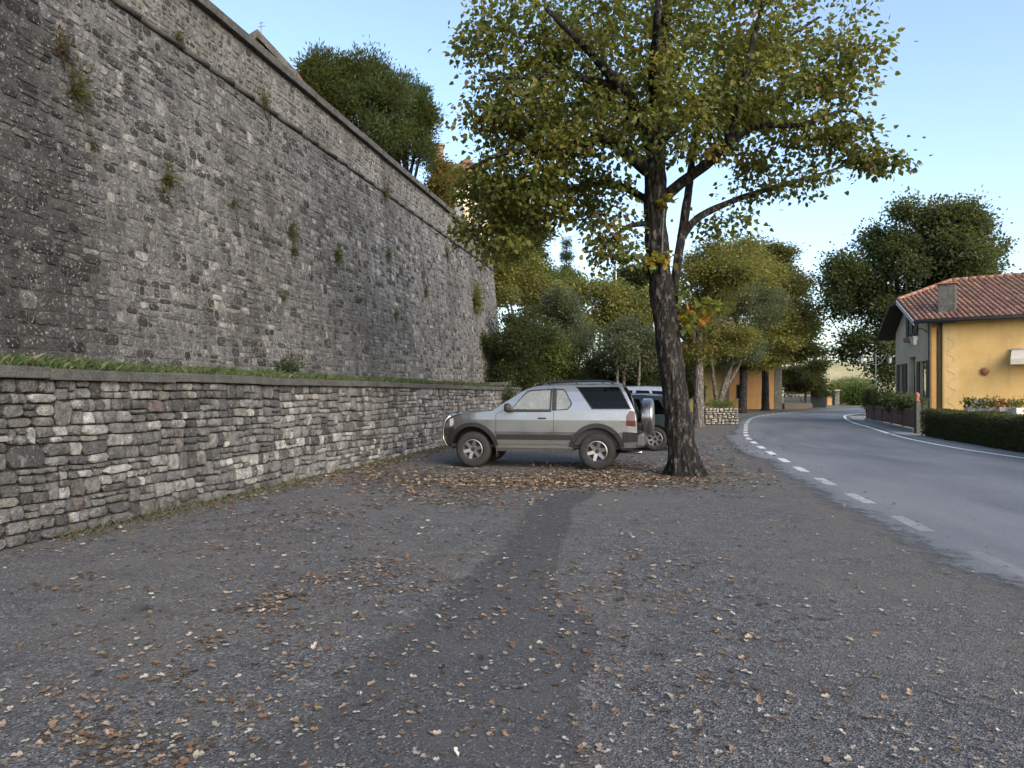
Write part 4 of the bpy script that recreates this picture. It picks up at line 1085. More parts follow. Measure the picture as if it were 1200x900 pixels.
def house():
    E0 = Vector((18.3, 33.75, 4.81)); e = Vector((.8, -.6, 0)); r = Vector((.25, .968, .42)); gh = Vector((.25, .968, 0))
    n_g = Vector((-.968, .25, 0)); n_y = Vector((-.6, -.8, 0)); LE = 11.0
    root = empty('yellow_house', (19.1, 33.85, 0)); tag(root, 'yellow plastered house with grey street front and red tiled roof', 'house'); o0 = Vector(root.location)
    def L(p): return Vector(p) - o0
    def pt(s, u, dz=0): return E0 + e * s + r * u + Vector((0, 0, dz))
    # footprint corners
    A = Vector((19.09, 33.85, 0)); Bf = A + gh * 6.4; Yw = Vector((19.47, 33.57, 0)); Ye = Yw + e * 8.2; Bk = Ye + gh * 7.2
    zt = 4.86
    # yellow wall
    mb = MB(); a, b = L(Yw), L(Ye); inn = -n_y * .3
    mb.prism([a, b, b + inn, a + inn], (0, 0, zt + .02)); mb.build('yellow_wall', MAT['yellow_plaster'], root)
    # grey street front with openings cut between solid panels
    def gp(t, z, d=0): return L(A + gh * t + n_g * d + Vector((0, 0, z)))
    def slab(t0, t1, z0, z1, name, mat, d0=0, d1=-.3, parent=None):
        m = MB(); m.prism([gp(t0, z0, d0), gp(t1, z0, d0), gp(t1, z0, d1), gp(t0, z0, d1)], (0, 0, z1 - z0)); return m.build(name, MAT[mat], parent or root)
    W1, D1, W2, WU = (.55, 1.65, 1.3, 3.02), (2.55, 3.65, .0, 3.3), (4.5, 5.5, 1.3, 3.02), (2.5, 3.6, 4.35, 5.6)
    m = MB()
    def sl(t0, t1, z0, z1): m.prism([gp(t0, z0), gp(t1, z0), gp(t1, z0, -.3), gp(t0, z0, -.3)], (0, 0, z1 - z0))
    sl(0, W1[0], 0, 4.3); sl(W1[0], W1[1], 0, W1[2]); sl(W1[0], W1[1], W1[3], 4.3); sl(W1[1], D1[0], 0, 4.3); sl(D1[0], D1[1], D1[3], 4.3)
    sl(D1[1], W2[0], 0, 4.3); sl(W2[0], W2[1], 0, W2[2]); sl(W2[0], W2[1], W2[3], 4.3); sl(W2[1], 6.4, 0, 4.3)
    # upper part under the half hip
    def upoly(pts): m.prism([gp(t, z) for t, z in pts], n_g * -.3)
    upoly([(0, 4.302), (WU[0], 4.302), (WU[0], 5.75), (1.75, 5.7), (0, 4.95)]); upoly([(WU[1], 4.302), (6.4, 4.302), (6.4, 4.7), (4.6, 5.7), (WU[1], 5.75)])
    sl(WU[0], WU[1], 4.302, WU[2]); sl(WU[0], WU[1], WU[3], 5.75)
    m.build('street_front', MAT['grey_plaster'], root)
    def window(q, nm='window', shut=True):
        t0, t1, z0, z1 = q; f = slab(t0, t1, z0, z1, nm, 'dark_shutter', -.06, -.14)
        for (a, b) in ((t0 + .06, (t0 + t1) / 2 - .03), ((t0 + t1) / 2 + .03, t1 - .06)): slab(a, b, z0 + .07, z1 - .07, 'pane', 'pane_glass', -.052, -.058, f)
        slab(t0 - .06, t1 + .06, z0 - .07, z0 - .002, 'sill', 'concrete_grey', .07, -.05, f)
        if shut:
            for (a, b) in ((t0 - .5, t0 - .01), (t1 + .01, t1 + .5)):
                s = slab(a, b, z0, z1, 'shutter', 'dark_shutter', .055, .012, f)
        return f
    window(W1); window(W2); window(WU)
    dr = slab(D1[0], D1[1], 0, D1[3], 'front_door', 'dark_shutter', -.22, -.28); slab(D1[0] + .12, D1[1] - .12, 2.4, 3.15, 'pane', 'pane_glass', -.212, -.219, dr)
    fb = slab(WU[0] - .1, WU[1] + .1, WU[2] - .3, WU[2] - .08, 'flower_box', 'terracotta', .26, .02)
    # orange strip, recess and downpipe at the joint of the two fronts
    m = MB(); p = L(A + e * .04 + n_y * .02); q = L(A + e * .22 + n_y * .02); m.prism([p, q, q - n_y * .3, p - n_y * .3], (0, 0, 4.7)); m.build('corner_strip', MAT['orange_trim'], root)
    m = MB(); p = L(A + e * .225 - n_y * .12); q = L(A + e * .47 - n_y * .12); m.prism([p, q, q - n_y * .2, p - n_y * .2], (0, 0, 4.72)); m.build('recess', MAT['olive_plaster'], root)
    for s, z in ((-.05, 4.72), (.30, 4.7)):
        m = MB(); b = A + e * s + n_y * (.07 if s < 0 else -.02); m.tube([L(b), L(b + Vector((0, 0, z - .25))), L(b + n_y * .3 + Vector((0, 0, z)))], .045, 8); m.build('downpipe', MAT['gutter_metal'], root, True)
    # pale painted panel with scroll relief beside the corner
    m = MB(); p = L(Yw + e * .06 + n_y * .012); q = L(Yw + e * .62 + n_y * .012); m.prism([p, q, q - n_y * .01, p - n_y * .01], (0, 0, 4.6)); m.build('corner_panel', MAT['pale_trim'], root)
    for k in range(9):
        z = 1.0 + k * .36; m = MB(); c = Yw + e * .34 + n_y * .018; pts = []
        for j in range(9):
            a = -1.4 + j * 2.8 / 8; pts.append(L(c + e * (.14 * math.sin(a * 1.6) * (1 if k % 2 else -1)) + Vector((0, 0, z + .15 * a / 1.4))))
        m.tube(pts, .009, 6); m.build('scroll_relief', MAT['pale_trim'], root, True)
    # stone quoins low on the street front corner
    for k in range(7):
        z = .55 + k * .26; w = .34 if k % 2 else .24; slab(.02, .02 + w, z, z + .23, 'quoin', 'concrete_grey', .03, .002)
    # roof deck
    G = pt(0, 3.0); G2 = E0 + gh * 4.7 + Vector((0, 0, r.z * 3.0)); F0 = E0 + gh * 7.7 + Vector((0, 0, -.25)); R1 = pt(3.0, 5.5); R2 = pt(LE, 5.5); Fb = F0 + e * LE
    th = Vector((0, 0, -.14))
    m = MB(); m.prism([L(pt(0, 0)), L(pt(LE, 0)), L(R2), L(R1), L(G)], th); rf = m.build('roof', MAT['eaves_wood'], root)
    m = MB(); m.prism([L(G), L(R1), L(G2)], th); m.build('hip_deck', MAT['eaves_wood'], rf)
    m = MB(); m.prism([L(G2), L(R1), L(R2), L(Fb), L(F0)], th); m.build('far_deck', MAT['eaves_wood'], rf)
    # barrel tiles on the slope that shows: rows of curved tiles running with the rake
    rnd = random.Random(6); V = []; Fc = []; C = []; sp = .215; NRW = 14
    nrm = e.cross(r).normalized(); nrm = nrm if nrm.z > 0 else -nrm
    s = .1
    def tile(p, q, wv, w0, w1, lift, c):
        b = len(V)
        for P_, w, lf in ((p, w0, lift), (q, w1, 0)):
            for k in range(6):
                a = math.pi * k / 5; V.append(L(P_ + wv * (-math.cos(a) * w) + nrm * (.012 + lf + math.sin(a) * w * .85))); C.append(c)
        for k in range(5): Fc.append((b + k, b + k + 1, b + 7 + k, b + 6 + k))
        Fc.append(tuple(b + k for k in range(6)))
    while s < LE:
        umax = 5.5 if s > 3 else 3.0 + 2.5 * s / 3.0
        u = -.06; k = 0
        while u < umax - .05:
            u1 = min(u + .42, umax + .04); b = rnd.uniform(.75, 1.2); c = (.27 * b, .148 * b * rnd.uniform(.85, 1.15), .1 * b)
            if rnd.random() < .14: c = (.34 * b, .2 * b, .14 * b)
            tile(pt(s, u), pt(s, u1), e, .088, .07, .03, c); u += .38; k += 1
        s += sp
    t = mobj('roof_tiles', V, Fc, MAT['roof_tile'], rf, C); tag(t, kind='stuff')
    V2, F2, C2 = [], [], []
    m = MB()
    def ridge(a, b):
        d = (b - a); n = max(1, int(d.length / .36)); 
        for k in range(n):
            p, q = a + d * (k / n), a + d * ((k + 1.12) / n); mm = MB(); mm.tube([L(p), L(q)], [.12, .1], 8); c = rnd.uniform(.75, 1.15); mm.c = [(.3 * c, .14 * c, .09 * c)] * len(mm.v)
            mm.build('ridge_tile', MAT['roof_tile'], rf, True, True)
    ridge(R1 + Vector((0, 0, .05)), R2 + Vector((0, 0, .05))); ridge(G + Vector((0, 0, .05)), R1 + Vector((0, 0, .05)))
    # verge board and gutter
    m = MB(); a, b = L(pt(-.03, -.05)), L(pt(-.03, 3.05)); m.prism([a, b, b + Vector((0, 0, -.2)), a + Vector((0, 0, -.2))], e * -.04); m.build('verge_board', MAT['planter_white'], root)
    m = MB(); m.tube([L(pt(-.05, -.07, -.06)), L(pt(LE, -.07, -.06))], .075, 8); m.build('gutter', MAT['gutter_metal'], root, True)
    # chimney
    ch = pt(1.56, .95); m = MB(); Mx = Matrix.Translation(L(ch)) @ Matrix.Rotation(math.atan2(e.y, e.x), 4, 'Z')
    m.box(-.34, .34, -.28, .28, -.6, 1.22, .015, Mx); cs = m.build('chimney', MAT['coping_stone'], rf)
    m = MB(); m.box(-.42, .42, -.36, .36, 1.222, 1.28, .01, Mx); m.build('chimney_cap', MAT['terracotta'], cs)
    m = MB(); m.box(-.40, .40, -.36, .36, -.55, -.1, .02, Mx); m.build('flashing', MAT['gutter_metal'], cs)
    # sun awning high on the yellow wall
    aw = empty('sun_awning', Yw + e * 2.6 + Vector((0, 0, 3.35))); tag(aw, 'small cream folding awning on the yellow house wall', 'awning'); w0 = Vector(aw.location)
    ew, dn = e * 2.2, n_y * .85 + Vector((0, 0, -.42))
    m = MB(); m.prism([Vector((0, 0, 0)) + n_y * .05, ew + n_y * .05, ew + dn, dn], (0, 0, .02)); m.build('canvas', MAT['awning_canvas'], aw)
    m = MB(); m.prism([dn, dn + ew, dn + ew + Vector((0, 0, -.22)), dn + Vector((0, 0, -.22))], n_y * .012); m.build('valance', MAT['awning_canvas'], aw)
    m = MB(); m.tube([n_y * .05 + e * -.06, n_y * .05 + ew], .06, 8); m.build('roller', MAT['white_metal'], aw, True)
    for k in (0.02, .98):
        m = MB(); m.tube([ew * k + n_y * .03 + Vector((0, 0, -.55)), ew * k + dn], .022, 6); m.build('arm', MAT['white_metal'], aw, True)
    # round terracotta ornament
    oc = Yw + e * 1.62 + n_y * .03 + Vector((0, 0, 2.45)); orn = empty('wall_ornament', oc); tag(orn, 'round terracotta sun ornament hung on the yellow wall', 'ornament')
    Mr = Matrix(((e.x, 0, n_y.x, 0), (e.y, 0, n_y.y, 0), (0, 1, 0, 0), (0, 0, 0, 1)))
    m = MB(); m.lathe([(.15, 0), (.15, .03), (.12, .06), (.05, .085), (.0001, .09)], 20, Mr); d = m.build('disc', MAT['terracotta'], orn, True)
    for k in range(12):
        a = k * math.pi / 6; m = MB(); q = [(.14 * math.cos(a - .13), .14 * math.sin(a - .13), .005), (.14 * math.cos(a + .13), .14 * math.sin(a + .13), .005), (.22 * math.cos(a), .22 * math.sin(a), .01)]
        m.prism([Mr @ Vector(x) for x in q], n_y * .025); m.build('ray', MAT['terracotta'], orn)
    # wall lantern on bracket at the street front
    lb = A + gh * .35 + n_g * .02 + Vector((0, 0, 3.75)); ln = empty('wall_lantern', lb); tag(ln, 'white glass wall lantern on an iron bracket above the street', 'lantern')
    m = MB(); m.tube([Vector((0, 0, .55)), n_g * .3 + Vector((0, 0, .75)), n_g * .58 + Vector((0, 0, .62)), n_g * .6 + Vector((0, 0, .45))], .022, 6); m.build('bracket', MAT['dark_iron'], ln, True)
    Ml = Matrix.Translation(n_g * .6 + Vector((0, 0, -.02)))
    m = MB(); m.lathe([(.0001, 0), (.12, 0), (.22, .38), (.21, .4), (.0001, .4)], 6, Ml); m.build('glass', MAT['milk_glass'], ln)
    m = MB(); m.lathe([(.25, .402), (.18, .47), (.06, .55), (.0001, .57)], 6, Ml); m.build('hood', MAT['dark_iron'], ln)
    # flower troughs along the hedge
    FL = [((.06, .09, .03), 5), ((.35, .05, .05), .5), ((.4, .36, .33), .8), ((.09, .12, .04), 3)]
    names = ['white pot with a dark bushy plant below the yellow wall', 'white pot of pale flowers below the yellow wall', 'white pot with round green plant below the yellow wall', 'long trough of red and orange flowers below the yellow wall', 'low trough of green plants near the awning end of the yellow wall']
    for k, (px, w) in enumerate(((1137, .34), (1150, .32), (1163, .38), (1179, .62), (1197, .55))):
        Y = 28.0 - k * .5; p = at(px, 484, Y); rt = empty('flower_pot', (p.x, p.y, .62)); tag(rt, names[k], 'flower pot', 'flower pots below the yellow wall')
        MB().box(-w / 2, w / 2, -.14, .14, .06, .36, .03).build('pot', MAT['planter_white'], rt); MB().box(-w / 2 - .04, w / 2 + .04, -.18, .18, -.62, .058, .01).build('stand', MAT['concrete_grey'], rt)
        rng = np.random.default_rng(60 + k); n = 260; P = rng.normal(size=(n, 3)) * np.array([w * .42, .12, .1]) + np.array([0, 0, .48 if k != 1 else .5])
        pal = [[((.03, .05, .02), 4), ((.06, .09, .03), 2)], [((.5, .47, .45), 2), ((.07, .1, .04), 3)], [((.05, .08, .03), 4)], [((.35, .06, .03), 2), ((.4, .2, .08), 1), ((.05, .08, .03), 3)], [((.09, .12, .04), 4), ((.3, .2, .05), 1)]][k]
        V, Fa, CC = leaf_arrays(P, rng.normal(size=(n, 3)) + np.array([0, 0, .3]), rng.normal(size=(n, 3)) + np.array([0, 0, 1]), .07 + .05 * rng.random(n), pick_cols(rng, n, pal), QUAD_V, QUAD_F)
        tag(mobj('foliage', V, Fa, MAT['leaf'], rt, CC), kind='stuff')
house()

# --- orange house at the bend
def block(name, label, cat, px0, px1, Y, depth, z0, z1, mat, roofh, wins, rot=0.0, trim=None, roofmat='weathered_tile'):
    x0, x1 = (px0 - 600) / F_PX * Y, (px1 - 600) / F_PX * Y; cx = (x0 + x1) / 2; w = (x1 - x0) / 2
    rt = empty(name, (cx, Y, z0), rot); tag(rt, label, cat); H = z1 - z0
    MB().box(-w, w, 0, depth, 0, H).build('wall', MAT[mat], rt)
    m = MB(); o = .35
    m.prism([(-w - o, -o, H - .05), (w + o, -o, H - .05), (w + o, -o, H + .1), (0, -o, H + roofh), (-w - o, -o, H + .1)], (0, depth + 2 * o, 0)); m.build('roof', MAT[roofmat], rt)
    for (a, b, c, d) in wins:
        f = MB().box(a, b, -.05, -.003, c, d).build('window', MAT['dark_shutter'], rt)
        MB().box(a + .07, b - .07, -.06, -.052, c + .08, d - .08).build('pane', MAT['pane_glass'], f); MB().box(a - .06, b + .06, -.12, -.004, c - .09, c - .003).build('sill', MAT['concrete_grey'], f)
    if trim:
        for s in (-1, 1): MB().box(s * (w - .35) - .37, s * (w - .35) + .37, -.03, -.002, 0, H - .06).build('corner_strip', MAT[trim], rt)
    return rt, w, H
block('orange_house', 'orange plastered house behind the roadside trees at the bend', 'house', 846, 916, 72, 7, 0, 6.6, 'orange_plaster', 1.6, [(-1.5, -.6, 1.0, 2.4), (.6, 1.5, 3.9, 5.2), (-1.5, -.6, 3.9, 5.2)], 0, 'coping_stone')
block('ochre_house', 'ochre house with pale columns glimpsed between the trunks', 'house', 806, 850, 60, 6, 0, 5.2, 'olive_plaster', 1.3, [(-.9, -.1, .8, 2.2)], 0, None)
# --- buildings above the fortress wall
rt, w, H = block('cream_house', 'cream house rising behind the far end of the fortress wall', 'house', 516, 577, 46, 8, 7.6, 14.6, 'cream_plaster', 1.4, [(-.9, -.2, 4.2, 5.6), (.4, 1.0, 4.2, 5.6)], .15)
m = MB(); m.box(-1.95, -1.35, 1.2, 1.8, H, H + 2.6, .02); c = m.build('chimney', MAT['old_brick'], rt); MB().box(-2.05, -1.25, 1.1, 1.9, H + 2.602, H + 2.72).build('chimney_cap', MAT['concrete_grey'], c)
hr = empty('gabled_house', (-9.4, 25.5, 7.6)); tag(hr, 'tan gabled house roof peeping over the fortress wall', 'house')
ap = Vector(at(306, 46, 25.5)) - Vector(hr.location); rt_, lf = ap + Vector((1.25, .4, -1.3)), ap + Vector((-2.6, .2, -1.5))
m = MB(); m.prism([rt_ + Vector((-.3, .1, -.1)), ap + Vector((0, .1, -.15)), lf + Vector((.3, .1, -.1)), Vector((lf.x + .3, lf.y + .1, 0)), Vector((rt_.x - .3, rt_.y + .1, 0))], (0, 6, 0)); m.build('wall', MAT['grey_plaster'], hr)
for nm, q in (('roof', rt_), ('roof', lf)):
    m = MB(); m.prism([ap + Vector((0, -.35, .03)), q + Vector((0, -.35, .03)), q + Vector((0, 6.3, .03)), ap + Vector((0, 6.3, .03))], (0, 0, .15)); m.build(nm, MAT['terracotta'], hr)
    m = MB(); m.prism([ap + Vector((0, -.38, -.1)), q + Vector((0, -.38, -.1)), q + Vector((0, -.38, .17)), ap + Vector((0, -.38, .17))], (0, .025, 0)); m.build('verge_board', MAT['coping_stone'], hr)
m = MB(); m.tube([ap + Vector((0, 0, .1)), ap + Vector((0, 0, .62))], .014, 5); m.tube([ap + Vector((-.1, 0, .42)), ap + Vector((.14, 0, .46))], .009, 5); m.tube([ap + Vector((-.07, 0, .55)), ap + Vector((.09, 0, .57))], .008, 5)
m.build('antenna', MAT['gutter_metal'], hr)

# ---------------------------------------------------------------- fence, hedge, lamps
f0, f1 = Vector(gnd(1074, 507)), Vector(gnd(1016, 493)); fd = (f1 - f0); FLn = fd.length; fd.normalize(); fn = Vector((-fd.y, fd.x))
fe = empty('board_fence', (f0.x, f0.y, 0), math.atan2(fd.y, fd.x)); tag(fe, 'low dark red board fence along the pavement by the grey front', 'fence')
MB().box(-.1, FLn + .1, -.12, .12, -.02, .13, .02).build('kerb', MAT['concrete_grey'], fe)
npan = 5; pw = FLn / npan
for k in range(npan + 1): MB().box(k * pw - .05, k * pw + .05, -.05, .05, .13, .95, .01).build('post', MAT['red_board'], fe)
for k in range(npan):
    nb = 12; bw = (pw - .12) / nb
    for j in range(nb):
        a = k * pw + .06 + j * bw; MB().box(a + .006, a + bw - .006, .0, .022, .16, .86 + .01 * ((j * 7 + k) % 3)).build('board', MAT['red_board'], fe)
    for z in (.28, .74): MB().box(k * pw + .05, (k + 1) * pw - .05, .024, .06, z, z + .07).build('rail', MAT['red_board'], fe)
# small iron gate post with figure between fence and hedge
gp_ = Vector(gnd(1075, 508)); gr = empty('gate_post', (gp_.x, gp_.y, 0)); tag(gr, 'dark gate post with terracotta finial where the fence meets the hedge', 'post')
MB().box(-.09, .09, -.09, .09, 0, 1.15, .02).build('shaft', MAT['dark_iron'], gr)
m = MB(); m.lathe([(.0001, 1.15), (.06, 1.16), (.09, 1.22), (.04, 1.28), (.08, 1.36), (.085, 1.43), (.05, 1.5), (.0001, 1.53)], 12, Matrix.Identity(4)); m.build('finial', MAT['terracotta'], gr, True)

h0, h1 = Vector(gnd(1078, 510.5)), Vector(gnd(1200, 531.5)); hd = (h1 - h0).normalized(); hl = (h1 - h0).length + 7
hg = empty('clipped_hedge', (h0.x, h0.y, 0), math.atan2(hd.y, hd.x)); tag(hg, 'dark clipped evergreen hedge between the road and the yellow house', 'hedge')
rng = np.random.default_rng(5); n = 34000
fc = rng.random(n); P = np.stack([rng.random(n) * hl, rng.random(n) * .75 + .05, rng.random(n) * .87 + .02], 1)
P[:, 1] = np.where(fc < .45, .05 + .03 * rng.normal(size=n), np.where(fc < .6, .78 + .03 * rng.normal(size=n), P[:, 1])); P[:, 2] = np.where((fc >= .6), .86 + .02 * rng.normal(size=n), P[:, 2])
P[:, 2] += .03 * np.sin(P[:, 0] * 1.7) + .02 * np.sin(P[:, 0] * 4.1)
HP = [((.018, .03, .012), 5), ((.03, .045, .018), 4), ((.05, .07, .025), 1.5), ((.05, .04, .02), .7)]
Dv = rng.normal(size=(n, 3)); Dv[:, 1] -= np.where(fc < .45, 1.2, 0); Dv[:, 2] += np.where(fc > .6, 1.2, .2)
V, Fa, CC = leaf_arrays(P, Dv, rng.normal(size=(n, 3)) + np.array([0, -.4, .6]), .04 + .03 * rng.random(n), pick_cols(rng, n, HP) * (1 + .2 * rng.normal(size=(n, 1))), QUAD_V, QUAD_F)
tag(mobj('foliage', V, Fa, MAT['leaf'], hg, np.clip(CC, .005, 1)), kind='stuff')
MB().box(.1, hl - .1, .12, .70, 0, .80, .05).build('inner_wood', MAT['eaves_wood'], hg)

def street_lamp(px, py_base, Y, H, label):
    p = at(px, 462, Y); rt = empty('street_lamp', (p.x, p.y, 0)); tag(rt, label, 'street lamp')
    m = MB(); m.lathe([(.16, 0), (.16, .12), (.09, .2), (.075, .9), (.055, 1.0), (.05, H - .2), (.03, H), (.0001, H + .12)], 12, Matrix.Identity(4)); m.build('pole', MAT['lamp_green'], rt, True)
    for s in (-1, 1):
        pts = [Vector((0, 0, H - .75)), Vector((s * .3, 0, H - .62)), Vector((s * .62, 0, H - .25)), Vector((s * .78, 0, H + .02)), Vector((s * .95, 0, H - .1))]
        m = MB(); m.tube(resample(pts, [.03] * 5, .08)[0], .026, 6)
        sc = [Vector((s * (.3 + .16 * math.cos(a)), 0, H - .36 + .16 * math.sin(a))) for a in np.linspace(-1.2, 4.2, 14)]; m.tube(sc, .016, 5); ar = m.build('arm', MAT['lamp_green'], rt, True)
        Ml = Matrix.Translation((s * .95, 0, H - .62)); m = MB(); m.lathe([(.0001, 0), (.1, .0), (.17, .34), (.0001, .35)], 6, Ml); m.build('lantern_glass', MAT['milk_glass'], ar)
        m = MB(); m.lathe([(.2, .352), (.12, .46), (.03, .52), (.0001, .53)], 6, Ml); m.build('lantern_hood', MAT['lamp_green'], ar)
    return rt
street_lamp(1026, 470, 50, 4.15, 'ornate double armed green street lamp beyond the grey front')
p = at(722, 400, 52); pl = empty('thin_pole', (p.x, p.y, 0)); tag(pl, 'thin pale pole rising from the bushes behind the cars', 'pole')
m = MB(); m.tube([(0, 0, 0), (0, 0, 11.2)], [.05, .03], 8); m.build('shaft', MAT['white_metal'], pl, True); MB().box(-.08, .08, -.08, .08, 11.2, 11.3).build('cap', MAT['white_metal'], pl)

# --- low planter wall under the trees
pw_ = empty('stone_planter', (*gnd(826, 497.5), 0)); tag(pw_, 'low pale stone planter wall with greenery beside the far trunk', 'planter'); inv = Vector(pw_.location)
Lp_ = 1.62
def fr_pl(u, v, d): return (inv.x + u, inv.y - d, v)
MB().box(0, Lp_, .03, 1.6, -.02, .78).build('mortar_core', MAT['soil'], pw_)
rr = random.Random(7)
for q in layout(Lp_, .8, (.18, .3), (.1, .22), (.16, .36), 77):
    Vw = stone_mesh(q, .03, rr.uniform(.03, .07), rr, fr_pl, lambda u, v: (u, v)); o = Vector(Vw[-1]); k = rr.uniform(.7, 1.2)
    ob = mobj('stone', [Vector(v) - o for v in Vw], SFn, MAT['retaining_stone'], pw_, [(.42 * k, .4 * k, .34 * k)] * 31, True); ob.location = o - inv

# --- dark picket fence on a low wall at the bend
pf0, pf1 = at(918, 0, 73), at(969, 0, 78); pd = Vector((pf1.x - pf0.x, pf1.y - pf0.y)); pln = pd.length
pf = empty('picket_fence', (pf0.x, pf0.y, 0), math.atan2(pd.y, pd.x)); tag(pf, 'dark picket fence on a low stone base at the bend', 'fence')
MB().box(0, pln * .62, -.15, .15, -.02, .55, .03).build('base_wall', MAT['soil'], pf)
k = 0; x = .15
while x < pln:
    b = .55 if x < pln * .62 else .05; MB().box(x, x + .05, -.015, .015, b, 1.75 + .03 * (k % 2), .004).build('picket', MAT['dark_iron'], pf); x += .17; k += 1
for z in (.75, 1.55): MB().box(.05, pln, .017, .05, z, z + .05).build('rail', MAT['dark_iron'], pf)
MB().box(pln * .62, pln, .055, .075, .05, 1.7).build('gate_sheet', MAT['dark_iron'], pf)

# orange gate pillars down the road
for px, lab in ((971, 'orange rendered gate pillar beyond the picket fence'), (980, 'pale gate pillar beyond the orange one')):
    p = at(px, 0, 98); gpz = empty('gate_pillar', (p.x, p.y, 0)); tag(gpz, lab, 'pillar')
    MB().box(-.3, .3, -.3, .3, 0, 1.9, .02).build('shaft', MAT['orange_plaster' if px == 971 else 'coping_stone'], gpz); MB().box(-.38, .38, -.38, .38, 1.902, 2.05, .02).build('cap', MAT['concrete_grey'], gpz)
# ---------------------------------------------------------------- bank, hill
V = []; nyb, nxb = 26, 24
for i in range(nyb):
    Y = 34.8 + 55 * i / (nyb - 1)
    for k in range(nxb):
        t = k / (nxb - 1); xl = wallX(12, 35); x = xl - 6 + t * 15.5; f = 1 - min(1, max(0, (t - .42) / .5)); f = f * f * (3 - 2 * f)
        fall = max(0, 1 - max(0, Y - 60) / 30)
        z = -.1 + 7.2 * f * fall + (.25 * nz(x * .4, Y * .3) if f > 0.02 else 0); V.append((x, Y, z))
Fc = np.array([(i * nxb + k, i * nxb + k + 1, (i + 1) * nxb + k + 1, (i + 1) * nxb + k) for i in range(nyb - 1) for k in range(nxb - 1)])
tag(mobj('bank', V, Fc, MAT['verge_ground'], smooth=True), kind='structure')

t_ = NT('dry_hillside'); n_ = t_.noise(.02, 6, .65); n2_ = t_.noise(.11, 5, .7)
c_ = t_.mix(t_.ramp(n_, [(.4, 0), (.6, 1)]), (.42, .34, .16), (.3, .27, .12)); c_ = t_.mix(t_.ramp(n2_, [(.55, 0), (.66, .7)]), c_, (.08, .1, .05)); t_.fin(c_, .95)
def hill(name, Y, px0, px1, prof, depth):
    n = 90; V = []; rows = 10
    for j in range(rows):
        t = j / (rows - 1)
        for i in range(n):
            px = px0 + (px1 - px0) * i / (n - 1); h = np.interp(px, [p for p, _ in prof], [q for _, q in prof])
            h = (HZ - h) / F_PX * Y + CH; h += Y * .006 * (nz(px * .03, t * 2, 3) + .5 * nz(px * .11, t * 5, 1)) * t
            V.append(((px - 600) / F_PX * Y, Y - depth * (1 - t), -2 + (h + 2) * math.sin(t * math.pi / 2)))
    Fc = np.array([(j * n + i, j * n + i + 1, (j + 1) * n + i + 1, (j + 1) * n + i) for j in range(rows - 1) for i in range(n - 1)])
    tag(mobj(name, V, Fc, MAT['dry_hillside'], smooth=True), kind='structure')
hill('far_hill', 900, 300, 1900, [(300, 440), (700, 436), (900, 432), (960, 425), (985, 428), (1015, 440), (1060, 446), (1200, 440), (1900, 430)], 350)

# ---------------------------------------------------------------- trees and bushes in the background
def BE(px, py, Y, rx, rz, ry, w):
    c = at(px, py, Y); k = Y / F_PX; return ((c.x, c.y, c.z), (rx * k, ry, rz * k), w)
DK = [((.018, .03, .012), 5), ((.03, .045, .018), 4), ((.045, .06, .02), 2)]
OLV = [((.08, .098, .06), 5), ((.12, .138, .09), 3), ((.05, .066, .038), 3)]
YG = [((.14, .15, .04), 4), ((.19, .18, .05), 3), ((.09, .11, .03), 3), ((.22, .17, .06), 1)]
AUT = [((.12, .13, .03), 4), ((.17, .16, .035), 3), ((.18, .125, .038), 1.8), ((.075, .095, .024), 3)]
HOLM = [((.03, .046, .02), 5), ((.045, .063, .027), 4), ((.07, .085, .04), 2.5)]
PINE = [((.03, .05, .02), 5), ((.045, .068, .024), 4), ((.06, .08, .03), 2)]
def B2(px, Y, z=0): q = at(px, 462, Y); return (q.x, q.y, z)

bush('evergreen_bush', 'dense dark evergreen bush at the foot of the fortress wall end', 'bush', B2(604, 32.6, 1.5), [BE(605, 415, 32.6, 47, 42, 1.6, 5), BE(590, 440, 31.8, 35, 22, 1.0, 2), BE(622, 385, 33, 30, 25, 1.1, 2)], 700, 50, .11, DK, 41, stems=7, lobes=8)
bush('shrub', 'yellowish green shrub between the dark bush and the silver car roof', 'bush', B2(640, 33.5, 1.0), [BE(640, 420, 33.5, 30, 32, 1.0, 3)], 170, 45, .11, [((.06, .085, .02), 3), ((.09, .11, .025), 3)], 42, stems=5)
def olive(px, Y, ells, seed, label, zb=0, n=300, fork=3, group=None):
    rnd = random.Random(seed); b = Vector(B2(px, Y, zb)); limbs = []
    for k in range(fork):
        e = ells[k % len(ells)]; tip = Vector(e[0]) + Vector((rnd.uniform(-.5, .5) * e[1][0], rnd.uniform(-.4, .4), .1)); s = b + Vector((rnd.uniform(-.2, .2), rnd.uniform(-.15, .15), -.05))
        mid = s.lerp(tip, .45) + Vector((rnd.uniform(-.25, .25), rnd.uniform(-.2, .2), .1)); limbs.append(([s, s.lerp(mid, .4) + Vector((rnd.uniform(-.06, .06), 0, 0)), mid, tip], [.13, .11, .08, .03]))
    return tree('olive_tree', label, 'tree', tuple(b), limbs, ells, int(n * 1.4), 50, .105, OLV, seed, tmpl='quad', bark='bark_grey', lobes=7, spread=.2, flat=.9, droop=.1, twig_r=.006, sides=7, group=group)
olive(668, 37, [BE(668, 390, 37, 40, 44, 1.8, 5), BE(655, 365, 37.3, 28, 24, 1.2, 2)], 51, 'grey green olive tree rising behind the silver car', 0, 420)
olive(732, 33, [BE(728, 412, 33, 43, 32, 1.5, 5), BE(745, 395, 33.3, 25, 18, 1.0, 1.5)], 52, 'rounded dark olive tree between silver car roof and lime trunk', 0, 380)
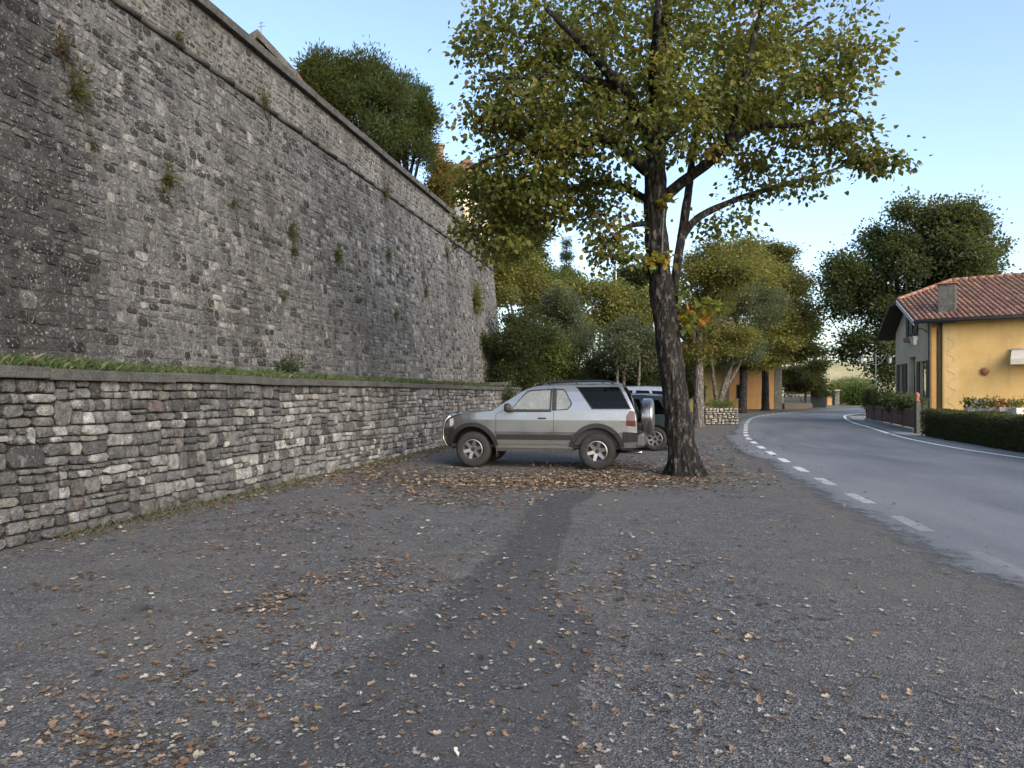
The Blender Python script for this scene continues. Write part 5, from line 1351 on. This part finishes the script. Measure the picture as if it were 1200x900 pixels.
olive(842, 38.5, [BE(862, 370, 38.5, 50, 38, 1.9, 5), BE(890, 355, 39, 34, 26, 1.4, 2), BE(825, 390, 38, 28, 22, 1.1, 2), BE(865, 405, 38.2, 34, 22, 1.3, 2)], 53, 'silvery olive tree with several stems in the stone planter', .7, 460, 4)

def tall(name, label, px, Y, h_fork, ells, n, lpt, ls, pal, seed, r=.25, bark='bark_dark', lean=0, tmpl='quad', nl=5, **kw):
    rnd = random.Random(seed); b = Vector(B2(px, Y, kw.pop('zb', 0))); limbs = []
    f = b + Vector((lean, 0, h_fork)); limbs.append(([b + Vector((0, 0, -.1)), b + Vector((0, 0, .15)), b.lerp(f, .5) + Vector((rnd.uniform(-.1, .1), 0, 0)), f], [r * 1.5, r * 1.15, r * .95, r * .85]))
    for k in range(nl):
        e = ells[k % len(ells)]; tip = Vector(e[0]) + Vector((rnd.uniform(-.55, .55) * e[1][0], rnd.uniform(-.5, .5) * e[1][1], rnd.uniform(-.2, .6) * e[1][2]))
        mid = f.lerp(tip, .5) + Vector((rnd.uniform(-.3, .3), rnd.uniform(-.3, .3), .3)); limbs.append(([f - Vector((0, 0, .2)), mid, tip], [r * .6, r * .4, r * .12]))
    return tree(name, label, 'tree', tuple(b), limbs, ells, n, lpt, ls, pal, seed, tmpl=tmpl, bark=bark, sides=9, step=.4, lobes=kw.pop('lobes', 9), **kw)
tall('roadside_tree', 'yellowing roadside tree with pale mottled trunk behind the lime', 819, 33, 4.6, [BE(835, 330, 33, 52, 38, 2.2, 5), BE(815, 375, 33, 30, 25, 1.6, 2), BE(870, 310, 34, 40, 25, 1.8, 3), BE(812, 415, 33, 16, 22, 1.2, 1), BE(850, 400, 33.5, 30, 22, 1.4, 1.6)], 700, 52, .125, AUT, 61, .22, 'bark_grey', spread=.28, flat=.5, droop=.5, group=None)
tall('roadside_tree', 'yellow brown roadside tree with slim dark trunk in front of the orange house', 870, 58, 5.2, [BE(880, 345, 58, 55, 52, 3.4, 5), BE(850, 330, 58, 40, 34, 2.6, 3), BE(905, 390, 58, 40, 26, 2.4, 2), BE(860, 405, 58, 42, 24, 2.4, 2.2), BE(885, 420, 57, 30, 14, 2, 1)], 900, 56, .22, AUT, 62, .3, spread=.45, flat=.5, droop=.5)
tall('roadside_tree', 'green brown roadside tree overhanging the road at the bend', 897, 68, 6.0, [BE(915, 350, 68, 45, 45, 3.6, 4), BE(935, 392, 68, 32, 24, 2.6, 2.5), BE(925, 415, 68, 36, 14, 2.4, 1.6), BE(900, 310, 68, 35, 22, 2.5, 2)], 800, 56, .24, [((.07, .085, .025), 4), ((.11, .10, .03), 3), ((.14, .10, .035), 1.5), ((.045, .06, .02), 3)], 63, .33, spread=.5, flat=.45, droop=.5)
tall('holm_oak', 'big dark holm oak towering behind the yellow house', 1060, 56, 5.5, [BE(1060, 330, 56, 72, 70, 5.0, 8), BE(1015, 350, 56, 42, 48, 3.6, 4), BE(1120, 310, 56, 42, 44, 3.6, 4), BE(1078, 282, 56, 54, 42, 3.8, 6), BE(1098, 282, 55.5, 42, 40, 3.4, 4), BE(1020, 410, 55, 34, 26, 2.6, 2.4), BE(985, 320, 56, 15, 24, 1.6, .8), BE(1042, 440, 56, 18, 18, 1.8, .8), BE(1150, 320, 56, 16, 20, 1.8, .8)], 1900, 46, .24, HOLM, 64, .45, spread=.42, flat=.8, droop=.2, nl=9)
# far greenery behind the cars
bush('creeper_mass', 'yellow green creeper tumbling over the end of the fortress wall', 'creeper', B2(612, 39, 4.2), [BE(618, 335, 39, 34, 34, 1.2, 5), BE(596, 300, 38, 22, 30, 1.0, 3), BE(640, 350, 40, 22, 22, 1.2, 2), BE(588, 335, 36.6, 16, 46, .9, 3)], 640, 46, .14, YG, 71, stems=6, spread=.28, lobes=5)
bush('leafy_tree', 'olive green leafy tree standing on top of the wall end', 'tree', B2(600, 40, 7.0), [BE(605, 262, 40, 38, 42, 1.6, 4), BE(575, 235, 40, 30, 30, 1.4, 2)], 420, 46, .14, [((.085, .1, .03), 4), ((.12, .12, .035), 2), ((.05, .07, .02), 3)], 72, stems=5, spread=.3, lobes=6)
tall('leafy_tree', 'bright yellow green tree behind the olives', 700, 52, 3.0, [BE(705, 365, 52, 45, 36, 2.6, 5), BE(745, 360, 52, 34, 30, 2.2, 3)], 620, 52, .19, YG, 73, .2, spread=.4)
tall('leafy_tree', 'mid green tree between cypress and creeper', 650, 56, 4.0, [BE(645, 345, 56, 34, 32, 2.4, 5), BE(620, 310, 57, 22, 26, 2, 2)], 520, 52, .2, [((.06, .085, .025), 4), ((.09, .11, .03), 3)], 74, .2, spread=.4)
tall('leafy_tree', 'dark green tree showing left of the lime trunk', 752, 66, 4.0, [BE(755, 335, 66, 30, 26, 2.4, 5)], 380, 52, .22, [((.03, .045, .018), 4), ((.05, .065, .025), 3)], 75, .2, spread=.45)
# cypress spire
cy = B2(664, 78, 0); tree('cypress', 'narrow dark conifer spire standing above the far bushes', 'tree', cy, [([Vector(cy), Vector(cy) + Vector((0, 0, 17.6))], [.2, .03])],
     [BE(664, 284 + k * 17, 78, 2.5 + k * 2.6, 9, (2.5 + k * 2.6) * .08, 1 + k) for k in range(6)], 420, 36, .26, [((.03, .045, .03), 4), ((.045, .06, .035), 2)], 76, tmpl='thin', spread=.22, flat=.5, sides=6, step=1.0)
bush('round_tree', 'dark rounded evergreen beside the orange house at the bend', 'tree', B2(944, 76, 0), [BE(945, 443, 76, 27, 19, 2.2, 5), BE(928, 452, 76, 14, 14, 1.2, 1), BE(962, 452, 76, 12, 16, 1.2, 1)], 520, 50, .2, [((.016, .026, .012), 5), ((.026, .038, .016), 3)], 77, stems=5, spread=.3, lobes=5)
for k, (px, py, Y, rx, rz, lab, pal) in enumerate([(985, 460, 108, 18, 13, 'yellow green bush at the end of the road beyond the pillars', YG), (1005, 462, 100, 14, 14, 'fresh green bush where the road leaves the bend', [((.06, .1, .025), 4), ((.09, .12, .03), 2)]), (1000, 452, 125, 26, 10, 'pale flowering bushes far down the road', [((.2, .21, .1), 3), ((.11, .14, .04), 3), ((.33, .32, .26), 1)])]):
    bush('roadside_bush', lab, 'bush', B2(px, Y, 0), [BE(px, py, Y, rx, rz, 1.6, 1)], 240, 44, .26, pal, 80 + k, stems=4, spread=.4)
for k, (px, Y, rx, rz, lab) in enumerate([(1022, 41, 12, 15, 'dark leafy shrub at the far end of the red fence'), (1036, 37.5, 12, 13, 'green shrub behind the middle of the red fence'), (1050, 33.5, 13, 11, 'low green shrub behind the red fence near the door'), (1064, 30.5, 12, 9, 'small flowering shrub behind the near end of the red fence')]):
    bush('fence_shrub', lab, 'bush', B2(px, Y, 0), [BE(px, 469 + k, Y, rx, rz, .7, 1)], 130, 36, .09, [((.04, .06, .025), 4), ((.07, .095, .035), 3), ((.2, .2, .16), .3)], 90 + k, stems=4, spread=.14)
for k, (px, Y, rx, lab) in enumerate([(655, 34.6, 26, 'dark low shrub under the grey olive behind the silver car'), (700, 36, 30, 'dark low shrub between the two olives behind the cars'), (748, 34.5, 26, 'dark low shrub under the rounded olive beside the lime trunk'), (790, 40, 24, 'dark low shrub behind the lime trunk')]):
    bush('understory_shrub', lab, 'bush', B2(px, Y, 0), [BE(px, 446, Y, rx * 1.1, 28, 1.0, 3), BE(px + 8, 426, Y, rx * .7, 18, .8, 1)], 280, 48, .12, DK, 130 + k, stems=5, spread=.2, lobes=5)
bush('planter_greenery', 'bright green ground cover filling the stone planter', 'plant', B2(843, 36.6, .7), [BE(838, 473, 36.7, 16, 6, .5, 1), BE(852, 475, 36.8, 11, 6, .5, 1)], 70, 22, .07, [((.08, .12, .03), 4), ((.12, .15, .04), 2)], 95, stems=4, spread=.12)
# conifers above the fortress wall
def wall_top_tree(lab, px, Y, top, ells, n, sd):
    b = Vector(B2(px, Y, 7.4)); zt = at(px, top, Y).z; rnd = random.Random(sd)
    limbs = [([b, b + Vector((.05, 0, (zt - b.z) * .5)), Vector((b.x, b.y, zt - .3))], [.16, .1, .02])]
    for e in ells[1:]:
        c = Vector(e[0]); s0 = b.lerp(Vector((b.x, b.y, zt)), rnd.uniform(.2, .4)); limbs.append(([s0, s0.lerp(c, .5) + Vector((0, 0, -.1)), c], [.08, .06, .02]))
    tree('conifer', lab, 'tree', tuple(b), limbs, ells, n, 46, .17, PINE, sd, tmpl='thin', spread=.17, flat=.9, droop=-.25, sides=7, step=.5, upbias=.08, twig_r=.006, lobes=6)
wall_top_tree('slender dark conifer nearest the gabled house on the wall top', 372, 27.5, 66, [BE(372, 118, 27.5, 17, 40, .6, 3), BE(360, 112, 27.5, 9, 34, .3, 1), BE(385, 120, 27.7, 9, 30, .3, 1)] + [BE(x, y, 27.5, 4, 20, .2, .35) for x, y in ((357, 92), (366, 84), (374, 80), (384, 88))], 420, 101)
wall_top_tree('broad green conifer in the middle of the clump on the wall top', 425, 28, 68, [BE(425, 125, 28, 36, 46, 1.3, 5), BE(405, 108, 28, 18, 36, .7, 2), BE(440, 105, 28, 18, 32, .7, 2), BE(455, 150, 28.4, 26, 36, 1, 2)] + [BE(x, y, 28, 6, 22, .3, .5) for x, y in ((396, 88), (408, 84), (420, 82), (432, 84), (443, 92), (455, 104), (466, 112))], 820, 102)
wall_top_tree('low dense conifer of the clump beside the cream house', 475, 31, 95, [BE(475, 150, 31, 32, 46, 1.2, 5), BE(492, 165, 31, 20, 40, .8, 2), BE(460, 130, 31, 18, 38, .7, 2)] + [BE(x, y, 31, 6, 20, .3, .5) for x, y in ((470, 108), (482, 112), (493, 122), (503, 136))], 700, 103)
bush('russet_bush', 'russet and green bush on the wall top before the cream house', 'bush', B2(520, 33, 7.3), [BE(520, 215, 33, 24, 30, 1.2, 3), BE(505, 240, 32.5, 18, 16, .9, 1.4)], 320, 44, .13, [((.15, .11, .035), 4), ((.1, .1, .03), 3), ((.18, .1, .04), 2)], 110, stems=5, spread=.24, lobes=5)

# ---------------------------------------------------------------- plants on the big wall
def on_wall(px, py):
    k = (px - 600) / F_PX; Y = (XB + .3) / (WS - k)
    for _ in range(6):
        z = CH - (py - HZ) / F_PX * Y; t = min(1, max(0, (z - ZB0) / (ZB1 - ZB0))); Y = (XB + .56 * t) / (WS - k)
    return Vector((wallX(XB + .56 * t, Y), Y, z))
TUFT = {'olive': [((.075, .075, .03), 4), ((.05, .055, .022), 3), ((.11, .1, .045), 1.5)], 'russet': [((.1, .055, .035), 3), ((.06, .04, .025), 3)], 'green': [((.04, .055, .025), 4), ((.06, .07, .03), 2)], 'yellow': [((.13, .13, .04), 3), ((.09, .1, .03), 3)]}
tufts = [(68, 52, .30, 'russet', 'russet dry tuft high on the dark stained part of the fortress wall'), (84, 98, .48, 'olive', 'large olive cushion plant below the russet tuft on the fortress wall'), (105, 166, .17, 'olive', 'tiny dry tuft below the large olive cushion plant'),
         (192, 206, .36, 'olive', 'round olive tuft mid way up the near half of the fortress wall'), (197, 238, .16, 'green', 'tiny green tuft just below the round olive tuft'), (338, 268, .42, 'green', 'long drooping green tuft in the middle of the fortress wall'), (341, 292, .26, 'green', 'smaller green tuft hanging under the long drooping one'), (392, 297, .36, 'green', 'dark green tuft right of the long drooping one'),
         (271, 236, .2, 'green', 'small green tuft between the round olive and the long drooping tufts'), (306, 117, .32, 'olive', 'dry tuft rooted on the cordon below the gabled house'), (449, 224, .34, 'olive', 'dry tuft rooted on the cordon below the conifers'), (453, 296, .3, 'green', 'green tuft under the cordon tuft below the conifers'), (522, 296, .42, 'green', 'green tuft near the far end of the fortress wall'), (497, 341, .3, 'green', 'green tuft low down before the far end tuft'),
         (330, 348, .2, 'green', 'small green tuft below the long drooping tufts'), (462, 366, .26, 'green', 'green tuft low over the terrace grass past the leafy weed'), (205, 40, .26, 'olive', 'dry tuft on the near cordon high up'), (555, 350, .7, 'yellow', 'yellow green creeping plant low near the fortress wall end'), (540, 262, .5, 'yellow', 'yellow green plant hanging from the far parapet'), (222, 388, .1, 'green', 'tiny green sprig just above the terrace grass'), (420, 350, .2, 'green', 'small green tuft below the dark green tuft'), (565, 300, .55, 'yellow', 'yellow green tuft hanging beside the wall end')]
for k, (px, py, r, pal, lab) in enumerate(tufts):
    r *= 1.05
    c = on_wall(px, py); rng = np.random.default_rng(200 + k); n = int(60 + 1500 * r * r)
    rt = empty('wall_plant', c); tag(rt, lab or ('small green tuft rooted in a fortress wall joint' if pal != 'yellow' else 'yellow green tuft hanging beside the wall end'), 'wall plant', 'plants growing on the fortress wall')
    d = rng.normal(size=(n, 3)); d[:, 0] = np.abs(d[:, 0]) * .8; P = d * np.array([r * .35, r * .42, r * .5]) * rng.random((n, 1)) + np.array([.03, 0, -r * .12])
    V, Fa, CC = leaf_arrays(P, d * .8 + rng.normal(size=(n, 3)) * .4 + np.array([.2, 0, -.35]), rng.normal(size=(n, 3)) + np.array([.6, 0, .5]), r * (.16 + .14 * rng.random(n)) * (1 if r < .4 else .7), np.clip(pick_cols(rng, n, TUFT[pal]) * (1 + .25 * rng.normal(size=(n, 1))), .01, 1), THIN_V if pal != 'yellow' else QUAD_V, QUAD_F)
    tag(mobj('leaves', V, Fa, MAT['leaf'], rt, CC), kind='stuff')
    mb = MB(); mb.tube([Vector((-.05, 0, 0)), Vector((.04, 0, -.01)), Vector((.1 * min(1, r * 2), 0, .03))], [.012, .01, .004], 5); mb.build('stem', MAT['bark_grey'], rt)

# ---------------------------------------------------------------- grass on the terrace, weeds at the wall foot, ivy on the pier
rng = np.random.default_rng(33)
def blades(n, P, h, lean, pal):
    a = rng.random(n) * 2 * math.pi; side = np.stack([np.cos(a), np.sin(a), np.zeros(n)], 1); ln = rng.normal(size=(n, 3)) * lean; ln[:, 2] = 0
    w = .002 + .004 * rng.random((n, 1)); h = h[:, None]; up = np.array([0, 0, 1.0])
    V = np.stack([P - side * w, P + side * w, P + side * w * .6 + ln * .35 * h + up * h * .6, P + ln * h + up * h * (1 - .2 * lean)], 1).reshape(-1, 3)
    Fa = (np.array([(0, 1, 2), (0, 2, 3)])[None] + (np.arange(n) * 4)[:, None, None]).reshape(-1, 3)
    return V, Fa, np.repeat(np.clip(pick_cols(rng, n, pal) * (1 + .25 * rng.normal(size=(n, 1))), .01, 1), 4, axis=0)
GR = [((.03, .052, .016), 5), ((.045, .07, .02), 4), ((.075, .085, .032), 1.2), ((.14, .125, .07), .5)]
n = 110000; Y = 4 + 31 * rng.random(n) ** 1.35; x0 = XR + .32 + rng.random(n) ** .8 * 1.25
P = np.stack([-x0 + WS * Y, Y, 1.70 + .08 * (x0 - XR) / 1.4], 1)
cl = np.array([.75 + .6 * nz(y * .9, x * 2) + .35 * nz(y * 3.1, x * 3) for x, y in zip(x0, Y)])
h = np.clip((.04 + .12 * rng.random(n) ** 1.8) * cl, .02, .26)
V, Fa, CC = blades(n, P, h, .55, GR); tag(mobj('terrace_grass', V, Fa, MAT['grass_blade'], None, CC), 'strip of green grass growing along the terrace above the low wall', 'grass', kind='stuff')
n = 9000; Y = 4 + 24 * rng.random(n) ** 1.2; dd = np.abs(rng.normal(size=n)) * .22
cl = np.array([nz(y * .8, 3) + .5 * nz(y * 2.7, 1) for y in Y]); keep = cl + .25 * rng.random(n) > .02 - .15 * (Y > 16); Y = Y[keep]; dd = dd[keep]; n = len(Y)
P = np.stack([-(XR - .06 - dd) + WS * Y, Y, np.full(n, .0)], 1)
V, Fa, CC = blades(n, P, np.clip(.02 + .08 * rng.random(n) * np.exp(-dd * 5), .015, .14), .6, [((.045, .055, .028), 4), ((.07, .072, .04), 3), ((.11, .095, .06), 3)])
tag(mobj('wall_foot_weeds', V, Fa, MAT['grass_blade'], None, CC), 'thin weeds along the foot of the low retaining wall', 'weeds', kind='stuff')
bush('terrace_weed', 'dark leafy weed standing in the terrace grass', 'weed', (on_wall(314, 418).x + .5, on_wall(314, 418).y - .3, 1.72), [((on_wall(314, 410).x + .5, on_wall(314, 410).y - .3, 2.02), (.3, .25, .2), 1)], 32, 10, .075, [((.03, .045, .02), 4), ((.05, .07, .025), 2)], 120, stems=5, spread=.09, twig_r=.003)
bush('pier_ivy', 'dark ivy clinging to the square pier', 'ivy', (wallX(XR, 28.2) + .1, 28.1, 0), [((wallX(XR, 28.35) + .05, 28.2, 1.2), (.42, .4, .8), 1)], 130, 16, .08, [((.03, .045, .02), 4), ((.05, .065, .028), 2)], 121, stems=4, spread=.1, twig_r=.003)

# ---------------------------------------------------------------- fallen leaves and grit
DRY = [((.12, .066, .038), 4), ((.15, .1, .062), 5), ((.2, .155, .11), 4.5), ((.28, .245, .2), 2.4), ((.05, .033, .022), 4), ((.16, .12, .045), .4)]
PALE = [((.24, .21, .175), 4), ((.28, .26, .235), 3.2), ((.18, .135, .1), 3), ((.1, .07, .05), 2), ((.2, .115, .065), 1.0)]
clumps = [(700, 560, 70, 6, 1300), (640, 564, 60, 6, 1000), (600, 568, 50, 5, 400), (760, 558, 50, 7, 650), (800, 558, 40, 8, 350), (540, 560, 55, 8, 500), (470, 566, 45, 9, 420), (440, 552, 50, 8, 420), (560, 588, 45, 5, 160), (530, 580, 60, 8, 260), (850, 560, 40, 10, 220), (830, 530, 30, 8, 220), (720, 545, 60, 5, 600), (860, 520, 30, 6, 160),
          (305, 714, 18, 5, 70), (335, 698, 20, 5, 70), (370, 680, 10, 4, 34), (455, 662, 26, 6, 80), (425, 682, 26, 7, 46), (500, 692, 24, 7, 34), (245, 752, 8, 5, 22), (280, 735, 34, 10, 26), (210, 785, 20, 10, 18), (205, 800, 10, 4, 10), (285, 830, 12, 12, 16), (310, 790, 34, 30, 24),
          (95, 862, 30, 8, 46), (150, 878, 34, 9, 40), (215, 885, 22, 8, 26), (60, 690, 22, 3, 26), (100, 675, 12, 3, 20), (700, 690, 26, 10, 46), (760, 665, 40, 14, 50), (800, 690, 50, 20, 40), (650, 695, 8, 14, 16), (690, 760, 24, 20, 16), (300, 622, 60, 8, 120), (230, 642, 60, 6, 90), (360, 602, 50, 7, 150)]
clumps += [(400, 640, 110, 40, 420), (330, 700, 120, 50, 300), (520, 640, 80, 40, 240), (740, 680, 90, 50, 260), (820, 760, 110, 60, 160), (160, 800, 110, 60, 160), (560, 760, 140, 70, 150), (900, 640, 90, 40, 130)]
LP, LC = [], []
def keep_on_lot(x, y): return x > wallX(XR, y) + .12 and y > 2.2
for (px, py, sx, sy, n) in clumps:
    for _ in range(n):
        qx, qy = px + rng.normal() * sx, py + rng.normal() * sy
        if qy < 505: continue
        x, y = gnd(qx, qy)
        if keep_on_lot(x, y): LP.append((x, y)); LC.append(0)
for _ in range(4600):
    qx, qy = rng.random() * 1400 - 100, 520 + 480 * rng.random() ** .8; x, y = gnd(qx, qy)
    if keep_on_lot(x, y) and x < np.interp(y, [p[1] for p in PL], [p[0] for p in PL]) + .3 + (1.5 * rng.random() ** 4): LP.append((x, y)); LC.append(1)
for _ in range(1500):                                   # drift along the wall foot
    y = 4 + 22 * rng.random(); x = wallX(XR, y) + .1 + abs(rng.normal()) * .35
    LP.append((x, y)); LC.append(0)
LP = np.array(LP); LC = np.array(LC); n = len(LP)
col = np.where((LC == 0)[:, None], pick_cols(rng, n, DRY), pick_cols(rng, n, PALE)) * (1 + .2 * rng.normal(size=(n, 1))); col = np.clip(col, .02, .7)
sz = np.where(LC == 0, .018 + .032 * rng.random(n) + .03 * np.clip((LP[:, 1] - 7) / 5, 0, 1), .009 + .034 * rng.random(n) ** 2.4)
D = rng.normal(size=(n, 3)); D[:, 2] *= .15; N = rng.normal(size=(n, 3)) * .2 + np.array([0, 0, 1]); P = np.concatenate([LP, np.full((n, 1), .006)], 1)
score = sz / LP[:, 1]; px_ = 600 + LP[:, 0] / LP[:, 1] * F_PX; py_ = HZ + CH / LP[:, 1] * F_PX; score = np.where((px_ > 5) & (px_ < 1195) & (py_ < 895), score, 0)
big = np.argsort(-score)[:300]; small = np.ones(n, bool); small[big] = False
V, Fa, CC = leaf_arrays(P[small], D[small], N[small], sz[small], col[small], CURL_V * np.array([1, 1, .55]), CURL_F); V[:, 2] = np.maximum(V[:, 2], .0025)
tag(mobj('leaf_litter', V, Fa, MAT['dry_leaf'], None, CC), 'brown leaf litter drifted under the car and along the lot', 'leaf litter', kind='stuff')
for i in big:
    V, Fa, CC = leaf_arrays(np.zeros((1, 3)), D[i:i + 1], N[i:i + 1], sz[i:i + 1], col[i:i + 1], CURL_V * np.array([1, 1, .7]), CURL_F); V[:, 2] -= V[:, 2].min()
    o = mobj('fallen_leaf', V, Fa, MAT['dry_leaf'], None, CC); o.location = (LP[i, 0], LP[i, 1], .003)
    c = col[i]; b_ = float(c.mean()); tone = 'pale papery' if b_ > .27 else 'dark brown' if b_ < .085 else 'orange brown' if c[0] > 1.75 * c[1] else 'tan'
    x, y = LP[i]; on = 'the dark resurfaced strip' if np.interp(y, [p[1] for p in PPL], [p[0] for p in PPL]) < x < np.interp(y, [p[1] for p in PPR], [p[0] for p in PPR]) else 'the gravelly asphalt near the retaining wall' if x < -.6 * 1 - .1 * y + .2 else 'the worn asphalt between dark strip and road'
    tag(o, f'{tone} curled leaf fallen on {on}', 'leaf', 'larger fallen leaves scattered over the lot')
# loose grit
n = 9000; P = []
while len(P) < n:
    qx, qy = rng.random() * 1400 - 100, 530 + 420 * rng.random(); x, y = gnd(qx, qy)
    if keep_on_lot(x, y) and x < np.interp(y, [p[1] for p in PL], [p[0] for p in PL]): P.append((x, y, 0))
P = np.array(P); r = .002 + .005 * rng.random((n, 1)) ** 3
octv = np.array([(1, 0, 0), (-1, 0, 0), (0, 1, 0), (0, -1, 0), (0, 0, .8), (0, 0, -.3)]); octf = np.array([(0, 2, 4), (2, 1, 4), (1, 3, 4), (3, 0, 4)])
V = (P[:, None, :] + octv[None] * r[:, None, :] * (.6 + .8 * rng.random((n, 6, 1)))).reshape(-1, 3); Fa = (octf[None] + (np.arange(n) * 6)[:, None, None]).reshape(-1, 3)
g_ = rng.uniform(.06, .3, size=(n, 1)); CC = np.repeat(np.concatenate([g_, g_ * .98, g_ * .95], 1), 6, axis=0)
tag(mobj('loose_grit', V, Fa, MAT['retaining_stone'], None, CC), 'loose grit and small chippings scattered on the lot', 'grit', kind='stuff')
